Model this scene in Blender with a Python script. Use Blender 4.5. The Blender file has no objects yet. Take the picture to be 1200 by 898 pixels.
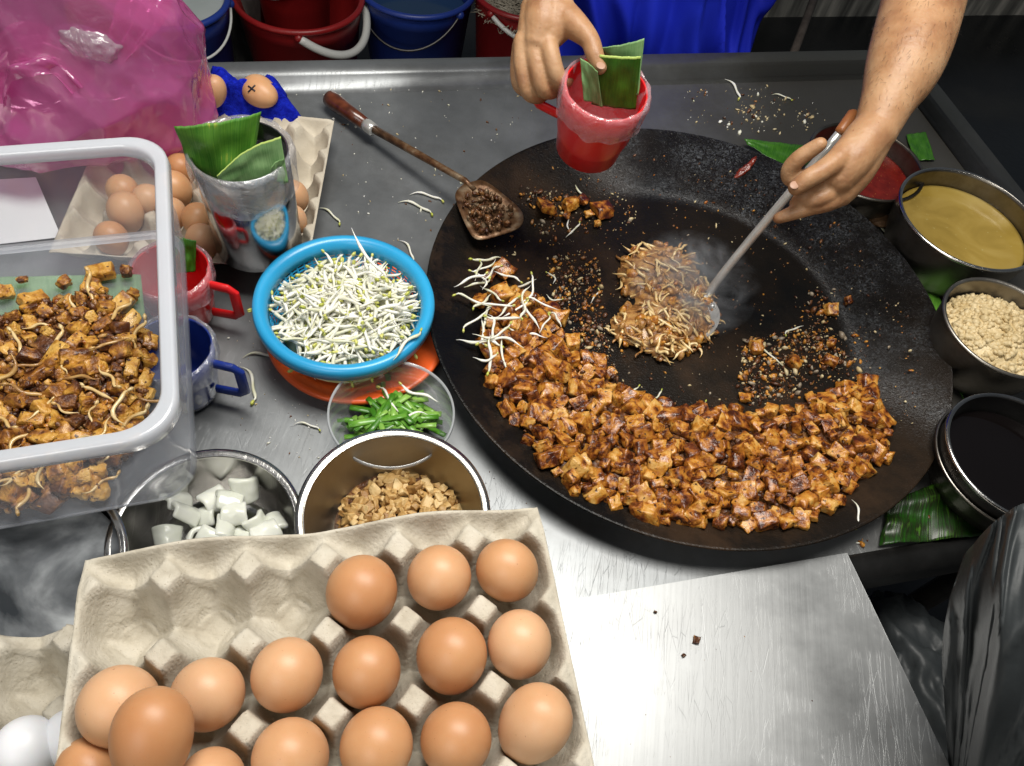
import bpy, bmesh, math, random
import numpy as np
from mathutils import Vector, Matrix, noise as mn
random.seed(7)
S = bpy.context.scene
COL = S.collection
# ---------------------------------------------------------------- camera
F = 910.5; PIT = math.radians(55.39); ROL = math.radians(11.72); H = .74
PSI = math.radians(21.44)
_r = np.array([1, 0, 0.]); _f = np.array([0, math.cos(PIT), -math.sin(PIT)]); _u = np.array([0, math.sin(PIT), math.cos(PIT)])
RR = np.array([_r*math.cos(ROL)+_u*math.sin(ROL), _u*math.cos(ROL)-_r*math.sin(ROL), _f])
cam = bpy.data.cameras.new('camera'); cam.sensor_width = 36; cam.lens = 36*F/1200; cam.clip_start = .02; cam.clip_end = 300
co = bpy.data.objects.new('camera', cam); COL.objects.link(co); S.camera = co
m = Matrix([list(RR[0]), list(RR[1]), list(-RR[2])]).transposed().to_4x4(); m.translation = (0, 0, H); co.matrix_world = m
# ---------------------------------------------------------------- world and lamp
W = bpy.data.worlds.new('World'); S.world = W; W.use_nodes = True
sk = W.node_tree.nodes.new('ShaderNodeTexSky'); sk.sky_type = 'NISHITA'; sk.sun_disc = False
sk.sun_elevation = math.radians(12); sk.sun_rotation = math.radians(200)
bg = W.node_tree.nodes['Background']; hs_ = W.node_tree.nodes.new('ShaderNodeHueSaturation'); hs_.inputs['Saturation'].default_value = .45; W.node_tree.links.new(sk.outputs[0], hs_.inputs['Color']); W.node_tree.links.new(hs_.outputs[0], bg.inputs[0]); bg.inputs[1].default_value = .03
def lamp(name, loc, tgt, sx, sy, power, col):
    l = bpy.data.lights.new(name, 'AREA'); l.shape = 'RECTANGLE'; l.size = sx; l.size_y = sy; l.energy = power; l.color = col
    o = bpy.data.objects.new(name, l); COL.objects.link(o); o.location = loc
    d = Vector(tgt)-Vector(loc); o.rotation_euler = d.to_track_quat('-Z', 'Y').to_euler(); return o
lamp('stall_lamp', (.07, .68, 1.5), (.06, .55, 0), 1.0, .5, 30, (1, .965, .90))
lamp('fill_lamp', (-.5, -1.3, 2.0), (.1, .6, 0), 1.2, 1.2, 17, (1, .98, .93))  # weak unseen fill added behind the camera to brighten camera-facing sides
S.view_settings.view_transform = 'Standard'; S.view_settings.look = 'None'; S.view_settings.exposure = .18; S.view_settings.gamma = 1
S.cycles.use_denoising = True; S.cycles.max_bounces = 8; S.cycles.transparent_max_bounces = 24
S.cycles.sample_clamp_indirect = 3; S.cycles.caustics_reflective = False; S.cycles.caustics_refractive = False
# ---------------------------------------------------------------- helpers
def at(px, py, z):
    d = RR.T@np.array([(px-600)/F, -(py-449)/F, 1.]); return Vector(np.array([0, 0, H])+d*((z-H)/d[2]))
def pd(px, py, dep): return Vector(np.array([0, 0, H])+(RR.T@np.array([(px-600)/F, -(py-449)/F, 1.]))*dep)
def dep(P): return float((RR@(np.array(P)-np.array([0, 0, H])))[2])
def ts(t, s, z=0): return Vector((t*math.cos(PSI)-s*math.sin(PSI), t*math.sin(PSI)+s*math.cos(PSI), z))
def tag(o, label=None, cat=None, group=None, kind=None):
    if label: o['label'] = label
    if cat: o['category'] = cat
    if group: o['group'] = group
    if kind: o['kind'] = kind
    return o
def empty(name, loc, label, cat, group=None):
    o = bpy.data.objects.new(name, None); COL.objects.link(o); o.location = loc; o.empty_display_size = .02
    return tag(o, label, cat, group)
def mesh(name, vs, fs, mats, mi=None, smooth=True, uv=None):
    me = bpy.data.meshes.new(name); me.from_pydata([tuple(v) for v in vs], [], fs)
    for mm in (mats if isinstance(mats, (list, tuple)) else [mats]): me.materials.append(mm)
    if mi is not None: me.polygons.foreach_set('material_index', mi)
    if smooth: me.polygons.foreach_set('use_smooth', [True]*len(me.polygons))
    if uv is not None:
        l = me.uv_layers.new(name='UVMap')
        for p in me.polygons:
            for li in p.loop_indices: l.data[li].uv = uv[me.loops[li].vertex_index]
    me.update(); return me
def obj(name, me, parent=None, loc=None, rot=None):
    """world-space mesh data; when parented to an empty with only a location, data is shifted so it stays put"""
    o = bpy.data.objects.new(name, me); COL.objects.link(o)
    if parent is not None:
        o.parent = parent
        base = Vector((0, 0, 0)); q = parent
        while q is not None: base += q.location; q = q.parent
        if loc is None: o.location = -base
        else: o.location = Vector(loc)-base
    elif loc is not None: o.location = loc
    if rot is not None: o.rotation_euler = rot
    return o
def centre(o):
    """move a top-level mesh's origin to the middle of its base"""
    me = o.data; vs = [v.co for v in me.vertices]
    c = Vector((sum(v.x for v in vs)/len(vs), sum(v.y for v in vs)/len(vs), min(v.z for v in vs)))
    me.transform(Matrix.Translation(-c)); o.location = o.location+c; return o
def solid(o, t, off=-1): md = o.modifiers.new('s', 'SOLIDIFY'); md.thickness = t; md.offset = off; return o
def sub(o, n=1): md = o.modifiers.new('u', 'SUBSURF'); md.levels = n; md.render_levels = n; return o
def bev(o, w, n=2): md = o.modifiers.new('b', 'BEVEL'); md.width = w; md.segments = n; md.limit_method = 'ANGLE'; return o
class MB:
    def __init__(s): s.v = []; s.f = []; s.m = []; s.uv = []
    def add(s, vs, fs, mi=0, M=None):
        b = len(s.v)
        s.v += [tuple(M@Vector(v)) if M is not None else tuple(v) for v in vs]
        s.f += [tuple(i+b for i in f) for f in fs]; s.m += ([mi]*len(fs) if isinstance(mi, int) else list(mi)); return s
    def build(s, name, mats, parent=None, smooth=True, loc=None):
        return obj(name, mesh(name, s.v, s.f, mats, s.m, smooth), parent, loc)
def box(sx, sy, sz, M=None):
    vs = [(x*sx/2, y*sy/2, z*sz/2) for x in (-1, 1) for y in (-1, 1) for z in (-1, 1)]
    fs = [(0, 1, 3, 2), (4, 6, 7, 5), (0, 4, 5, 1), (2, 3, 7, 6), (0, 2, 6, 4), (1, 5, 7, 3)]
    return ([tuple(M@Vector(v)) for v in vs] if M is not None else vs), fs
def lathe(prof, n=96, c=(0, 0, 0), M=None, wob=None):
    vs = []; fs = []
    for k, (r, z) in enumerate(prof):
        for i in range(n):
            a = 2*math.pi*i/n; rr = r+(wob(a, k) if wob else 0)
            v = Vector((rr*math.cos(a), rr*math.sin(a), z))
            if M is not None: v = M@v
            vs.append(v+Vector(c))
    for k in range(len(prof)-1):
        for i in range(n):
            j = (i+1) % n; fs.append((k*n+i, k*n+j, (k+1)*n+j, (k+1)*n+i))
    if prof[0][0] < 1e-5 or True:
        pass
    return vs, fs
def smoothpath(pts, k=6):
    """Catmull-Rom through tuples of any length"""
    P = [np.array(p, float) for p in pts]; P = [2*P[0]-P[1]]+P+[2*P[-1]-P[-2]]; out = []
    for i in range(1, len(P)-2):
        for j in range(k):
            t = j/k; a, b, c, d = P[i-1:i+3]
            out.append(.5*((2*b)+(-a+c)*t+(2*a-5*b+4*c-d)*t*t+(-a+3*b-3*c+d)*t**3))
    out.append(P[-2]); return out
def tube(path, rad, n=10, cap=True, flat=1.0, up=None):
    P = [Vector(p[:3]) for p in path]; vs = []; fs = []
    r = rad if isinstance(rad, (list, tuple, np.ndarray)) else [rad]*len(P)
    t0 = (P[1]-P[0]).normalized(); nrm = Vector(up) if up else t0.orthogonal(); nrm = (nrm-t0*nrm.dot(t0)).normalized()
    for i, p in enumerate(P):
        t = (P[min(i+1, len(P)-1)]-P[max(i-1, 0)]).normalized()
        nrm = (nrm-t*nrm.dot(t)).normalized(); b = t.cross(nrm)
        for k in range(n):
            a = 2*math.pi*k/n; vs.append(p+nrm*(math.cos(a)*r[i]*flat)+b*(math.sin(a)*r[i]))
    for i in range(len(P)-1):
        for k in range(n):
            j = (k+1) % n; fs.append((i*n+k, i*n+j, (i+1)*n+j, (i+1)*n+k))
    if cap: fs.append(tuple(range(n-1, -1, -1))); fs.append(tuple((len(P)-1)*n+k for k in range(n)))
    return vs, fs
def ico(r=1, s=2):
    bm = bmesh.new(); bmesh.ops.create_icosphere(bm, subdivisions=s, radius=r)
    vs = [v.co.copy() for v in bm.verts]; fs = [tuple(v.index for v in f.verts) for f in bm.faces]; bm.free(); return vs, fs
def inpoly(x, y, poly):
    c = False; j = len(poly)-1
    for i in range(len(poly)):
        xi, yi = poly[i]; xj, yj = poly[j]
        if (yi > y) != (yj > y) and x < (xj-xi)*(y-yi)/(yj-yi)+xi: c = not c
        j = i
    return c
def edist(x, y, poly):
    d = 1e9
    for i in range(len(poly)):
        ax, ay = poly[i-1]; bx, by = poly[i]; l = (bx-ax)**2+(by-ay)**2
        t = max(0, min(1, ((x-ax)*(bx-ax)+(y-ay)*(by-ay))/l)); d = min(d, math.hypot(x-ax-t*(bx-ax), y-ay-t*(by-ay)))
    return d
def poisson(poly, r, n, rnd=random, tries=60):
    xs = [p[0] for p in poly]; ys = [p[1] for p in poly]; out = []; g = {}
    for _ in range(n*tries):
        x = rnd.uniform(min(xs), max(xs)); y = rnd.uniform(min(ys), max(ys))
        if not inpoly(x, y, poly): continue
        gx, gy = int(x//r), int(y//r)
        if any((x-a)**2+(y-b)**2 < r*r for i in (-1, 0, 1) for j in (-1, 0, 1) for a, b in g.get((gx+i, gy+j), [])): continue
        g.setdefault((gx, gy), []).append((x, y)); out.append((x, y))
        if len(out) >= n: break
    return out
def rotm(rx, ry, rz): return Matrix.Rotation(rz, 4, 'Z')@Matrix.Rotation(ry, 4, 'Y')@Matrix.Rotation(rx, 4, 'X')
def rrot(k=1): return rotm(random.uniform(-k, k), random.uniform(-k, k), random.uniform(0, 6.28))
def joinevaluated(o):
    dg = bpy.context.evaluated_depsgraph_get(); dg.update(); me = bpy.data.meshes.new_from_object(o.evaluated_get(dg)); o.modifiers.clear(); o.data = me; return o
# ---------------------------------------------------------------- materials
def mat(name, col=(.5, .5, .5), rough=.5, metal=0, cols=None, nscale=20, ndetail=6, ndist=0, ramp=(.3, .7), bump=0, bscale=200, bdist=.001, rnd=0, coat=0, sss=0, spec=.5, rvar=0, coords='Object', trans=0, stretch=None, emit=None, bdetail=4, sssr=(.01, .004, .002), fleck=None, fthr=.6, fsc=300):
    m = bpy.data.materials.new(name); m.use_nodes = True; N = m.node_tree.nodes; L = m.node_tree.links; b = N['Principled BSDF']
    b.inputs['Base Color'].default_value = (*col, 1); b.inputs['Roughness'].default_value = rough; b.inputs['Metallic'].default_value = metal
    b.inputs['Coat Weight'].default_value = coat; b.inputs['Coat Roughness'].default_value = .12; b.inputs['Specular IOR Level'].default_value = spec
    if sss: b.inputs['Subsurface Weight'].default_value = sss; b.inputs['Subsurface Radius'].default_value = sssr; b.inputs['Subsurface Scale'].default_value = 1
    if trans: b.inputs['Transmission Weight'].default_value = trans
    tc = N.new('ShaderNodeTexCoord'); src = tc.outputs[coords]
    if stretch:
        mp = N.new('ShaderNodeMapping'); mp.inputs['Scale'].default_value = stretch; L.new(src, mp.inputs[0]); src = mp.outputs[0]
    if rnd:
        oi = N.new('ShaderNodeObjectInfo'); mp2 = N.new('ShaderNodeVectorMath'); mp2.operation = 'ADD'
        cm = N.new('ShaderNodeCombineXYZ'); mu = N.new('ShaderNodeMath'); mu.operation = 'MULTIPLY'; mu.inputs[1].default_value = 13.7
        L.new(oi.outputs['Random'], mu.inputs[0]); [L.new(mu.outputs[0], cm.inputs[i]) for i in range(3)]
        L.new(src, mp2.inputs[0]); L.new(cm.outputs[0], mp2.inputs[1]); src = mp2.outputs[0]
    if cols:
        n = N.new('ShaderNodeTexNoise'); n.inputs['Scale'].default_value = nscale; n.inputs['Detail'].default_value = ndetail; n.inputs['Distortion'].default_value = ndist; L.new(src, n.inputs['Vector'])
        r = N.new('ShaderNodeValToRGB'); e = r.color_ramp.elements
        e[0].position = ramp[0]; e[1].position = ramp[1]; e[0].color = (*cols[0], 1); e[1].color = (*cols[-1], 1)
        for k, c in enumerate(cols[1:-1]): q = e.new(ramp[0]+(ramp[1]-ramp[0])*(k+1)/(len(cols)-1)); q.color = (*c, 1)
        fac = n.outputs['Fac']
        if rnd:
            ma = N.new('ShaderNodeMath'); ma.operation = 'MULTIPLY_ADD'; ma.inputs[1].default_value = rnd; L.new(oi.outputs['Random'], ma.inputs[0])
            sb = N.new('ShaderNodeMath'); sb.operation = 'SUBTRACT'; sb.inputs[1].default_value = rnd/2; L.new(fac, sb.inputs[0]); L.new(sb.outputs[0], ma.inputs[2]); fac = ma.outputs[0]
        L.new(fac, r.inputs[0]); L.new(r.outputs[0], b.inputs['Base Color'])
        if fleck:
            nf = N.new('ShaderNodeTexNoise'); nf.inputs['Scale'].default_value = fsc; nf.inputs['Detail'].default_value = 3; L.new(src, nf.inputs['Vector'])
            fm = N.new('ShaderNodeMapRange'); fm.inputs['From Min'].default_value = fthr; fm.inputs['From Max'].default_value = fthr+.05; L.new(nf.outputs['Fac'], fm.inputs[0])
            fx = N.new('ShaderNodeMix'); fx.data_type = 'RGBA'; L.new(fm.outputs[0], fx.inputs[0]); L.new(r.outputs[0], fx.inputs[6]); fx.inputs[7].default_value = (*fleck, 1); L.new(fx.outputs[2], b.inputs['Base Color'])
        if rvar:
            mr = N.new('ShaderNodeMapRange'); mr.inputs['From Min'].default_value = .3; mr.inputs['From Max'].default_value = .7
            mr.inputs['To Min'].default_value = rough-rvar; mr.inputs['To Max'].default_value = rough+rvar; L.new(n.outputs['Fac'], mr.inputs[0]); L.new(mr.outputs[0], b.inputs['Roughness'])
    if bump:
        n2 = N.new('ShaderNodeTexNoise'); n2.inputs['Scale'].default_value = bscale; n2.inputs['Detail'].default_value = bdetail; L.new(src, n2.inputs['Vector'])
        bp = N.new('ShaderNodeBump'); bp.inputs['Strength'].default_value = bump; bp.inputs['Distance'].default_value = bdist; L.new(n2.outputs['Fac'], bp.inputs['Height']); L.new(bp.outputs[0], b.inputs['Normal'])
    return m
def film(name, tint=(1, 1, 1), haze=.15, hazecol=(.8, .82, .85), rough=.15, gloss=.5, bump=0, bscale=30, bdist=.004, vary=0):
    """thin plastic: tinted see-through layer + pale scattering layer + gloss"""
    m = bpy.data.materials.new(name); m.use_nodes = True; N = m.node_tree.nodes; L = m.node_tree.links; N.clear()
    out = N.new('ShaderNodeOutputMaterial'); tr = N.new('ShaderNodeBsdfTransparent'); tr.inputs[0].default_value = (*tint, 1)
    df = N.new('ShaderNodeBsdfDiffuse'); df.inputs[0].default_value = (*hazecol, 1); tl = N.new('ShaderNodeBsdfTranslucent'); tl.inputs[0].default_value = (*hazecol, 1)
    ad = N.new('ShaderNodeMixShader'); ad.inputs[0].default_value = .4; L.new(df.outputs[0], ad.inputs[1]); L.new(tl.outputs[0], ad.inputs[2])
    mx = N.new('ShaderNodeMixShader'); mx.inputs[0].default_value = haze; L.new(tr.outputs[0], mx.inputs[1]); L.new(ad.outputs[0], mx.inputs[2])
    gl = N.new('ShaderNodeBsdfGlossy'); gl.inputs['Roughness'].default_value = rough; gl.inputs[0].default_value = (1, 1, 1, 1)
    fr = N.new('ShaderNodeLayerWeight'); fr.inputs[0].default_value = .5; pw = N.new('ShaderNodeMath'); pw.operation = 'POWER'; pw.inputs[1].default_value = 3.5; L.new(fr.outputs['Facing'], pw.inputs[0])
    mu = N.new('ShaderNodeMath'); mu.operation = 'MULTIPLY_ADD'; mu.inputs[1].default_value = gloss*.6; mu.inputs[2].default_value = gloss*.07; L.new(pw.outputs[0], mu.inputs[0])
    m2 = N.new('ShaderNodeMixShader'); L.new(mu.outputs[0], m2.inputs[0]); L.new(mx.outputs[0], m2.inputs[1]); L.new(gl.outputs[0], m2.inputs[2]); L.new(m2.outputs[0], out.inputs[0])
    tc = N.new('ShaderNodeTexCoord')
    if vary:
        n = N.new('ShaderNodeTexNoise'); n.inputs['Scale'].default_value = 9; n.inputs['Detail'].default_value = 5; L.new(tc.outputs['Object'], n.inputs['Vector'])
        mr = N.new('ShaderNodeMapRange'); mr.inputs['From Min'].default_value = .3; mr.inputs['From Max'].default_value = .7; mr.inputs['To Min'].default_value = haze-vary; mr.inputs['To Max'].default_value = haze+vary
        L.new(n.outputs['Fac'], mr.inputs[0]); L.new(mr.outputs[0], mx.inputs[0])
    if bump:
        n2 = N.new('ShaderNodeTexNoise'); n2.inputs['Scale'].default_value = bscale; n2.inputs['Detail'].default_value = 3; n2.inputs['Distortion'].default_value = 1.2; L.new(tc.outputs['Object'], n2.inputs['Vector'])
        bp = N.new('ShaderNodeBump'); bp.inputs['Strength'].default_value = bump; bp.inputs['Distance'].default_value = bdist; L.new(n2.outputs['Fac'], bp.inputs['Height'])
        L.new(bp.outputs[0], gl.inputs['Normal']); L.new(bp.outputs[0], df.inputs['Normal']); L.new(bp.outputs[0], fr.inputs['Normal'])
    return m
def steelmat(name, base=(.55, .56, .57), rough=.32, scr=1.0, dirt=.0, dirtcol=(.05, .045, .035), aniso=0, side=0, metal=1):
    """worn stainless sheet: brushed grain, random scratches, smears, greasy dirt"""
    m = bpy.data.materials.new(name); m.use_nodes = True; N = m.node_tree.nodes; L = m.node_tree.links; b = N['Principled BSDF']
    b.inputs['Metallic'].default_value = metal
    tc = N.new('ShaderNodeTexCoord'); mp = N.new('ShaderNodeMapping'); mp.inputs['Scale'].default_value = (260, 9, 9); mp.inputs['Rotation'].default_value = (0, 0, -PSI+1.2); L.new(tc.outputs['Object'], mp.inputs[0])
    n = N.new('ShaderNodeTexNoise'); n.inputs['Scale'].default_value = 1; n.inputs['Detail'].default_value = 5; L.new(mp.outputs[0], n.inputs['Vector'])
    n2 = N.new('ShaderNodeTexNoise'); n2.inputs['Scale'].default_value = 7; n2.inputs['Detail'].default_value = 8; n2.inputs['Roughness'].default_value = .65; L.new(tc.outputs['Object'], n2.inputs['Vector'])
    # thin scratches: warped voronoi edges, two directions
    hs = []
    for k, (rz, sc) in enumerate(((.5, (60, 5, 1)), (2.1, (52, 7, 1)), (1.2, (80, 8, 1)))):
        mq = N.new('ShaderNodeMapping'); mq.inputs['Scale'].default_value = sc; mq.inputs['Rotation'].default_value = (0, 0, rz); mq.inputs['Location'].default_value = (k*3.1, k, 0); L.new(tc.outputs['Object'], mq.inputs[0])
        vo = N.new('ShaderNodeTexVoronoi'); vo.feature = 'DISTANCE_TO_EDGE'; vo.inputs['Scale'].default_value = 1.6; L.new(mq.outputs[0], vo.inputs['Vector'])
        ms = N.new('ShaderNodeMapRange'); ms.inputs['From Min'].default_value = 0; ms.inputs['From Max'].default_value = .0055; ms.inputs['To Min'].default_value = 1; ms.inputs['To Max'].default_value = 0; L.new(vo.outputs['Distance'], ms.inputs[0]); hs.append(ms)
    a1 = N.new('ShaderNodeMath'); a1.operation = 'MAXIMUM'; L.new(hs[0].outputs[0], a1.inputs[0]); L.new(hs[1].outputs[0], a1.inputs[1])
    a2 = N.new('ShaderNodeMath'); a2.operation = 'MAXIMUM'; L.new(a1.outputs[0], a2.inputs[0]); L.new(hs[2].outputs[0], a2.inputs[1])
    gate = N.new('ShaderNodeMapRange'); gate.inputs['From Min'].default_value = .44; gate.inputs['From Max'].default_value = .60; L.new(n2.outputs['Fac'], gate.inputs[0])
    sc_ = N.new('ShaderNodeMath'); sc_.operation = 'MULTIPLY'; L.new(a2.outputs[0], sc_.inputs[0]); L.new(gate.outputs[0], sc_.inputs[1])
    r = N.new('ShaderNodeValToRGB'); r.color_ramp.elements[0].position = .3; r.color_ramp.elements[1].position = .72
    r.color_ramp.elements[0].color = (*[c*.72 for c in base], 1); r.color_ramp.elements[1].color = (*[min(1, c*1.12) for c in base], 1); L.new(n2.outputs['Fac'], r.inputs[0])
    n3 = N.new('ShaderNodeTexNoise'); n3.inputs['Scale'].default_value = 3.2; n3.inputs['Detail'].default_value = 9; n3.inputs['Roughness'].default_value = .7; L.new(tc.outputs['Object'], n3.inputs['Vector'])
    md = N.new('ShaderNodeMapRange'); md.inputs['From Min'].default_value = .5; md.inputs['From Max'].default_value = .66; md.inputs['To Max'].default_value = dirt; L.new(n3.outputs['Fac'], md.inputs[0])
    mfac = md.outputs[0]
    if side:
        sd = N.new('ShaderNodeVectorMath'); sd.operation = 'DOT_PRODUCT'; sd.inputs[1].default_value = (math.cos(PSI), math.sin(PSI), 0); L.new(tc.outputs['Object'], sd.inputs[0])
        sa = N.new('ShaderNodeMath'); sa.operation = 'MULTIPLY_ADD'; sa.inputs[1].default_value = .7; L.new(n3.outputs['Fac'], sa.inputs[0]); L.new(sd.outputs['Value'], sa.inputs[2])
        sr = N.new('ShaderNodeMapRange'); sr.inputs['From Min'].default_value = .62; sr.inputs['From Max'].default_value = 1.05; sr.inputs['To Max'].default_value = side; L.new(sa.outputs[0], sr.inputs[0])
        sm_ = N.new('ShaderNodeMath'); sm_.operation = 'MAXIMUM'; L.new(sr.outputs[0], sm_.inputs[0]); L.new(md.outputs[0], sm_.inputs[1]); mfac = sm_.outputs[0]
    mc = N.new('ShaderNodeMix'); mc.data_type = 'RGBA'; L.new(mfac, mc.inputs[0]); L.new(r.outputs[0], mc.inputs[6]); mc.inputs[7].default_value = (*dirtcol, 1)
    L.new(mc.outputs[2], b.inputs['Base Color'])
    mr = N.new('ShaderNodeMapRange'); mr.inputs['From Min'].default_value = .25; mr.inputs['From Max'].default_value = .75; mr.inputs['To Min'].default_value = rough*.75; mr.inputs['To Max'].default_value = rough*1.35; L.new(n2.outputs['Fac'], mr.inputs[0]); L.new(mr.outputs[0], b.inputs['Roughness'])
    hm = N.new('ShaderNodeMath'); hm.operation = 'MULTIPLY_ADD'; hm.inputs[1].default_value = -1.5*scr; L.new(sc_.outputs[0], hm.inputs[0]); L.new(n.outputs['Fac'], hm.inputs[2])
    bp = N.new('ShaderNodeBump'); bp.inputs['Strength'].default_value = .36; bp.inputs['Distance'].default_value = .0002; L.new(hm.outputs[0], bp.inputs['Height']); L.new(bp.outputs[0], b.inputs['Normal'])
    return m
def leafmat(name, c1=(.035, .13, .015), c2=(.09, .26, .03), pale=None, rough=.35):
    m = bpy.data.materials.new(name); m.use_nodes = True; N = m.node_tree.nodes; L = m.node_tree.links; b = N['Principled BSDF']
    tc = N.new('ShaderNodeTexCoord'); mp = N.new('ShaderNodeMapping'); mp.inputs['Scale'].default_value = (60, 1.2, 1); L.new(tc.outputs['UV'], mp.inputs[0])
    n = N.new('ShaderNodeTexNoise'); n.inputs['Scale'].default_value = 1; n.inputs['Detail'].default_value = 6; L.new(mp.outputs[0], n.inputs['Vector'])
    n2 = N.new('ShaderNodeTexNoise'); n2.inputs['Scale'].default_value = 3.2; n2.inputs['Detail'].default_value = 4; L.new(tc.outputs['UV'], n2.inputs['Vector'])
    ad = N.new('ShaderNodeMath'); ad.operation = 'MULTIPLY_ADD'; ad.inputs[1].default_value = .5; L.new(n.outputs['Fac'], ad.inputs[0])
    h = N.new('ShaderNodeMath'); h.operation = 'MULTIPLY'; h.inputs[1].default_value = .5; L.new(n2.outputs['Fac'], h.inputs[0]); L.new(h.outputs[0], ad.inputs[2])
    r = N.new('ShaderNodeValToRGB'); e = r.color_ramp.elements; e[0].position = .38; e[1].position = .6; e[0].color = (*c1, 1); e[1].color = (*c2, 1)
    if pale: q = e.new(.66 if pale[0] > .1 else .53); q.color = (*pale, 1)
    L.new(ad.outputs[0], r.inputs[0]); L.new(r.outputs[0], b.inputs['Base Color']); b.inputs['Roughness'].default_value = rough
    b.inputs['Subsurface Weight'].default_value = 0
    bp = N.new('ShaderNodeBump'); bp.inputs['Strength'].default_value = .6; bp.inputs['Distance'].default_value = .0008; L.new(n.outputs['Fac'], bp.inputs['Height']); L.new(bp.outputs[0], b.inputs['Normal'])
    return m
M = {}
M['ground'] = mat('wet_floor', cols=[(.004, .005, .006), (.012, .013, .014), (.03, .03, .028)], nscale=3, rough=.4, rvar=.15, bump=.5, bscale=60, ramp=(.35, .75))
M['counter'] = steelmat('counter_steel', (.235, .246, .253), .37, 1.4, .35, (.065, .058, .046), 0, .85, .62)
M['plate'] = steelmat('plate_steel', (.34, .348, .35), .42, 1.5, .10, (.16, .15, .14), 0, 0, .72)
M['darksteel'] = steelmat('grimy_steel', (.13, .125, .12), .42, .6, .6)
M['bowl'] = steelmat('bowl_steel', (.6, .59, .57), .2, .3, .0)
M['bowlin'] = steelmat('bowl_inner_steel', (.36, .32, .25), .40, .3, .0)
M['oldbowl'] = steelmat('used_bowl_steel', (.30, .28, .25), .34, .4, .7, (.06, .045, .02))
M['can'] = steelmat('can_steel', (.55, .55, .55), .14, .2, .0)
M['shaft'] = mat('shaft_steel', cols=[(.50, .49, .46), (.74, .73, .70)], nscale=40, metal=.6, rough=.24)
M['rust'] = mat('greasy_iron', cols=[(.05, .02, .008), (.16, .08, .035), (.3, .22, .14)], nscale=70, metal=.5, rough=.38, bump=.6, bscale=150, ramp=(.3, .7))
M['wood'] = mat('dark_red_wood', cols=[(.035, .008, .004), (.13, .035, .015)], nscale=14, stretch=(6, 6, 1), rough=.28, coat=.4)
M['pulp'] = mat('moulded_pulp', cols=[(.38, .34, .27), (.47, .43, .35), (.53, .49, .41)], nscale=60, fleck=(.34, .30, .23), fthr=.66, fsc=600, rough=.92, bump=1, bscale=330, bdist=.0009, bdetail=8, spec=.15, ramp=(.3, .65))
M['pulp2'] = mat('pale_grey_pulp', cols=[(.42, .37, .29), (.55, .5, .41)], nscale=30, rough=.92, bump=.8, bscale=420, bdist=.0006, spec=.15)
M['egg'] = mat('brown_eggshell', cols=[(.43, .195, .082), (.52, .27, .125), (.61, .36, .20)], nscale=14, ndetail=6, fleck=(.34, .15, .065), fthr=.71, fsc=420, rough=.42, bump=.25, bscale=900, bdist=.0002, rnd=.5, sss=.15, ramp=(.25, .75), spec=.4)
M['eggw'] = mat('white_eggshell', cols=[(.68, .69, .72), (.76, .77, .8)], rough=.45, bump=.2, bscale=900, bdist=.0002, sss=.1)
M['ink'] = mat('marker_ink', (.01, .01, .02), .4)
M['cube'] = mat('browned_radish_cake', cols=[(.05, .010, .003), (.17, .045, .008), (.37, .13, .016), (.51, .225, .030), (.60, .34, .09)], nscale=95, ndetail=9, rough=.27, rvar=.1, bump=1, bscale=240, bdist=.0018, rnd=.20, ramp=(.33, .68), coat=.22, fleck=(.06, .018, .006), fthr=.61, fsc=200)
M['scrap'] = mat('brown_fried_scraps', cols=[(.035, .009, .003), (.12, .04, .01), (.36, .17, .05)], nscale=90, rough=.38, bump=1, bscale=220, bdist=.003, ramp=(.35, .7), coat=.3)
M['wok'] = None
M['spr'] = mat('white_sprout_stem', cols=[(.60, .60, .42), (.76, .75, .66), (.80, .79, .73)], nscale=60, rough=.3, sss=.2, rnd=.3, sssr=(.004, .004, .002))
M['sprh'] = mat('yellow_green_sprout_head', cols=[(.42, .46, .06), (.66, .64, .2)], nscale=60, rough=.4, rnd=.3)
M['sprb'] = mat('browned_sprout', cols=[(.30, .15, .045), (.56, .36, .13), (.68, .52, .26)], nscale=60, rough=.3, rnd=.5, coat=.3)
M['crumb'] = mat('pale_crumbs', cols=[(.45, .33, .15), (.6, .52, .33)], nscale=50, rough=.4)
M['bluep'] = mat('sky_blue_plastic', (.02, .30, .58), .3, cols=[(.018, .28, .55), (.03, .34, .62)], nscale=12)
M['orange'] = mat('orange_plastic', (.75, .11, .02), .3)
M['redp'] = mat('red_plastic', (.62, .012, .014), .3)
M['redb'] = mat('dull_red_bucket', cols=[(.20, .007, .009), (.28, .012, .012)], rough=.4, nscale=8)
M['blueb'] = mat('dark_blue_bucket', cols=[(.01, .03, .20), (.016, .045, .27)], rough=.4, nscale=8)
M['bluemug'] = mat('navy_plastic', (.012, .03, .20), .2)
M['whitep'] = mat('white_plastic', (.55, .56, .54), .4)
M['palelid'] = mat('pale_grey_liquid', cols=[(.36, .40, .39), (.46, .50, .49)], nscale=9, rough=.3)
M['apron'] = mat('royal_blue_cloth', cols=[(.007, .016, .38), (.012, .030, .55)], nscale=6, rough=.72, bump=.4, bscale=700, bdist=.0006, spec=.2)
M['shirt'] = mat('dark_shirt', (.02, .02, .025), .8)
M['hair'] = mat('black_hair', (.01, .008, .007), .5)
M['skin'] = mat('tanned_skin', cols=[(.22, .10, .048), (.33, .175, .085), (.40, .235, .125)], nscale=26, ndetail=9, ramp=(.3, .65), rough=.47, rvar=.08, fleck=(.26, .12, .055), fthr=.70, fsc=260, bump=.5, bscale=190, bdetail=9, bdist=.0012, sss=.12, sssr=(.008, .003, .0015), spec=.4)
M['nail'] = mat('fingernail', (.36, .215, .15), .45, spec=.35)
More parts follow.
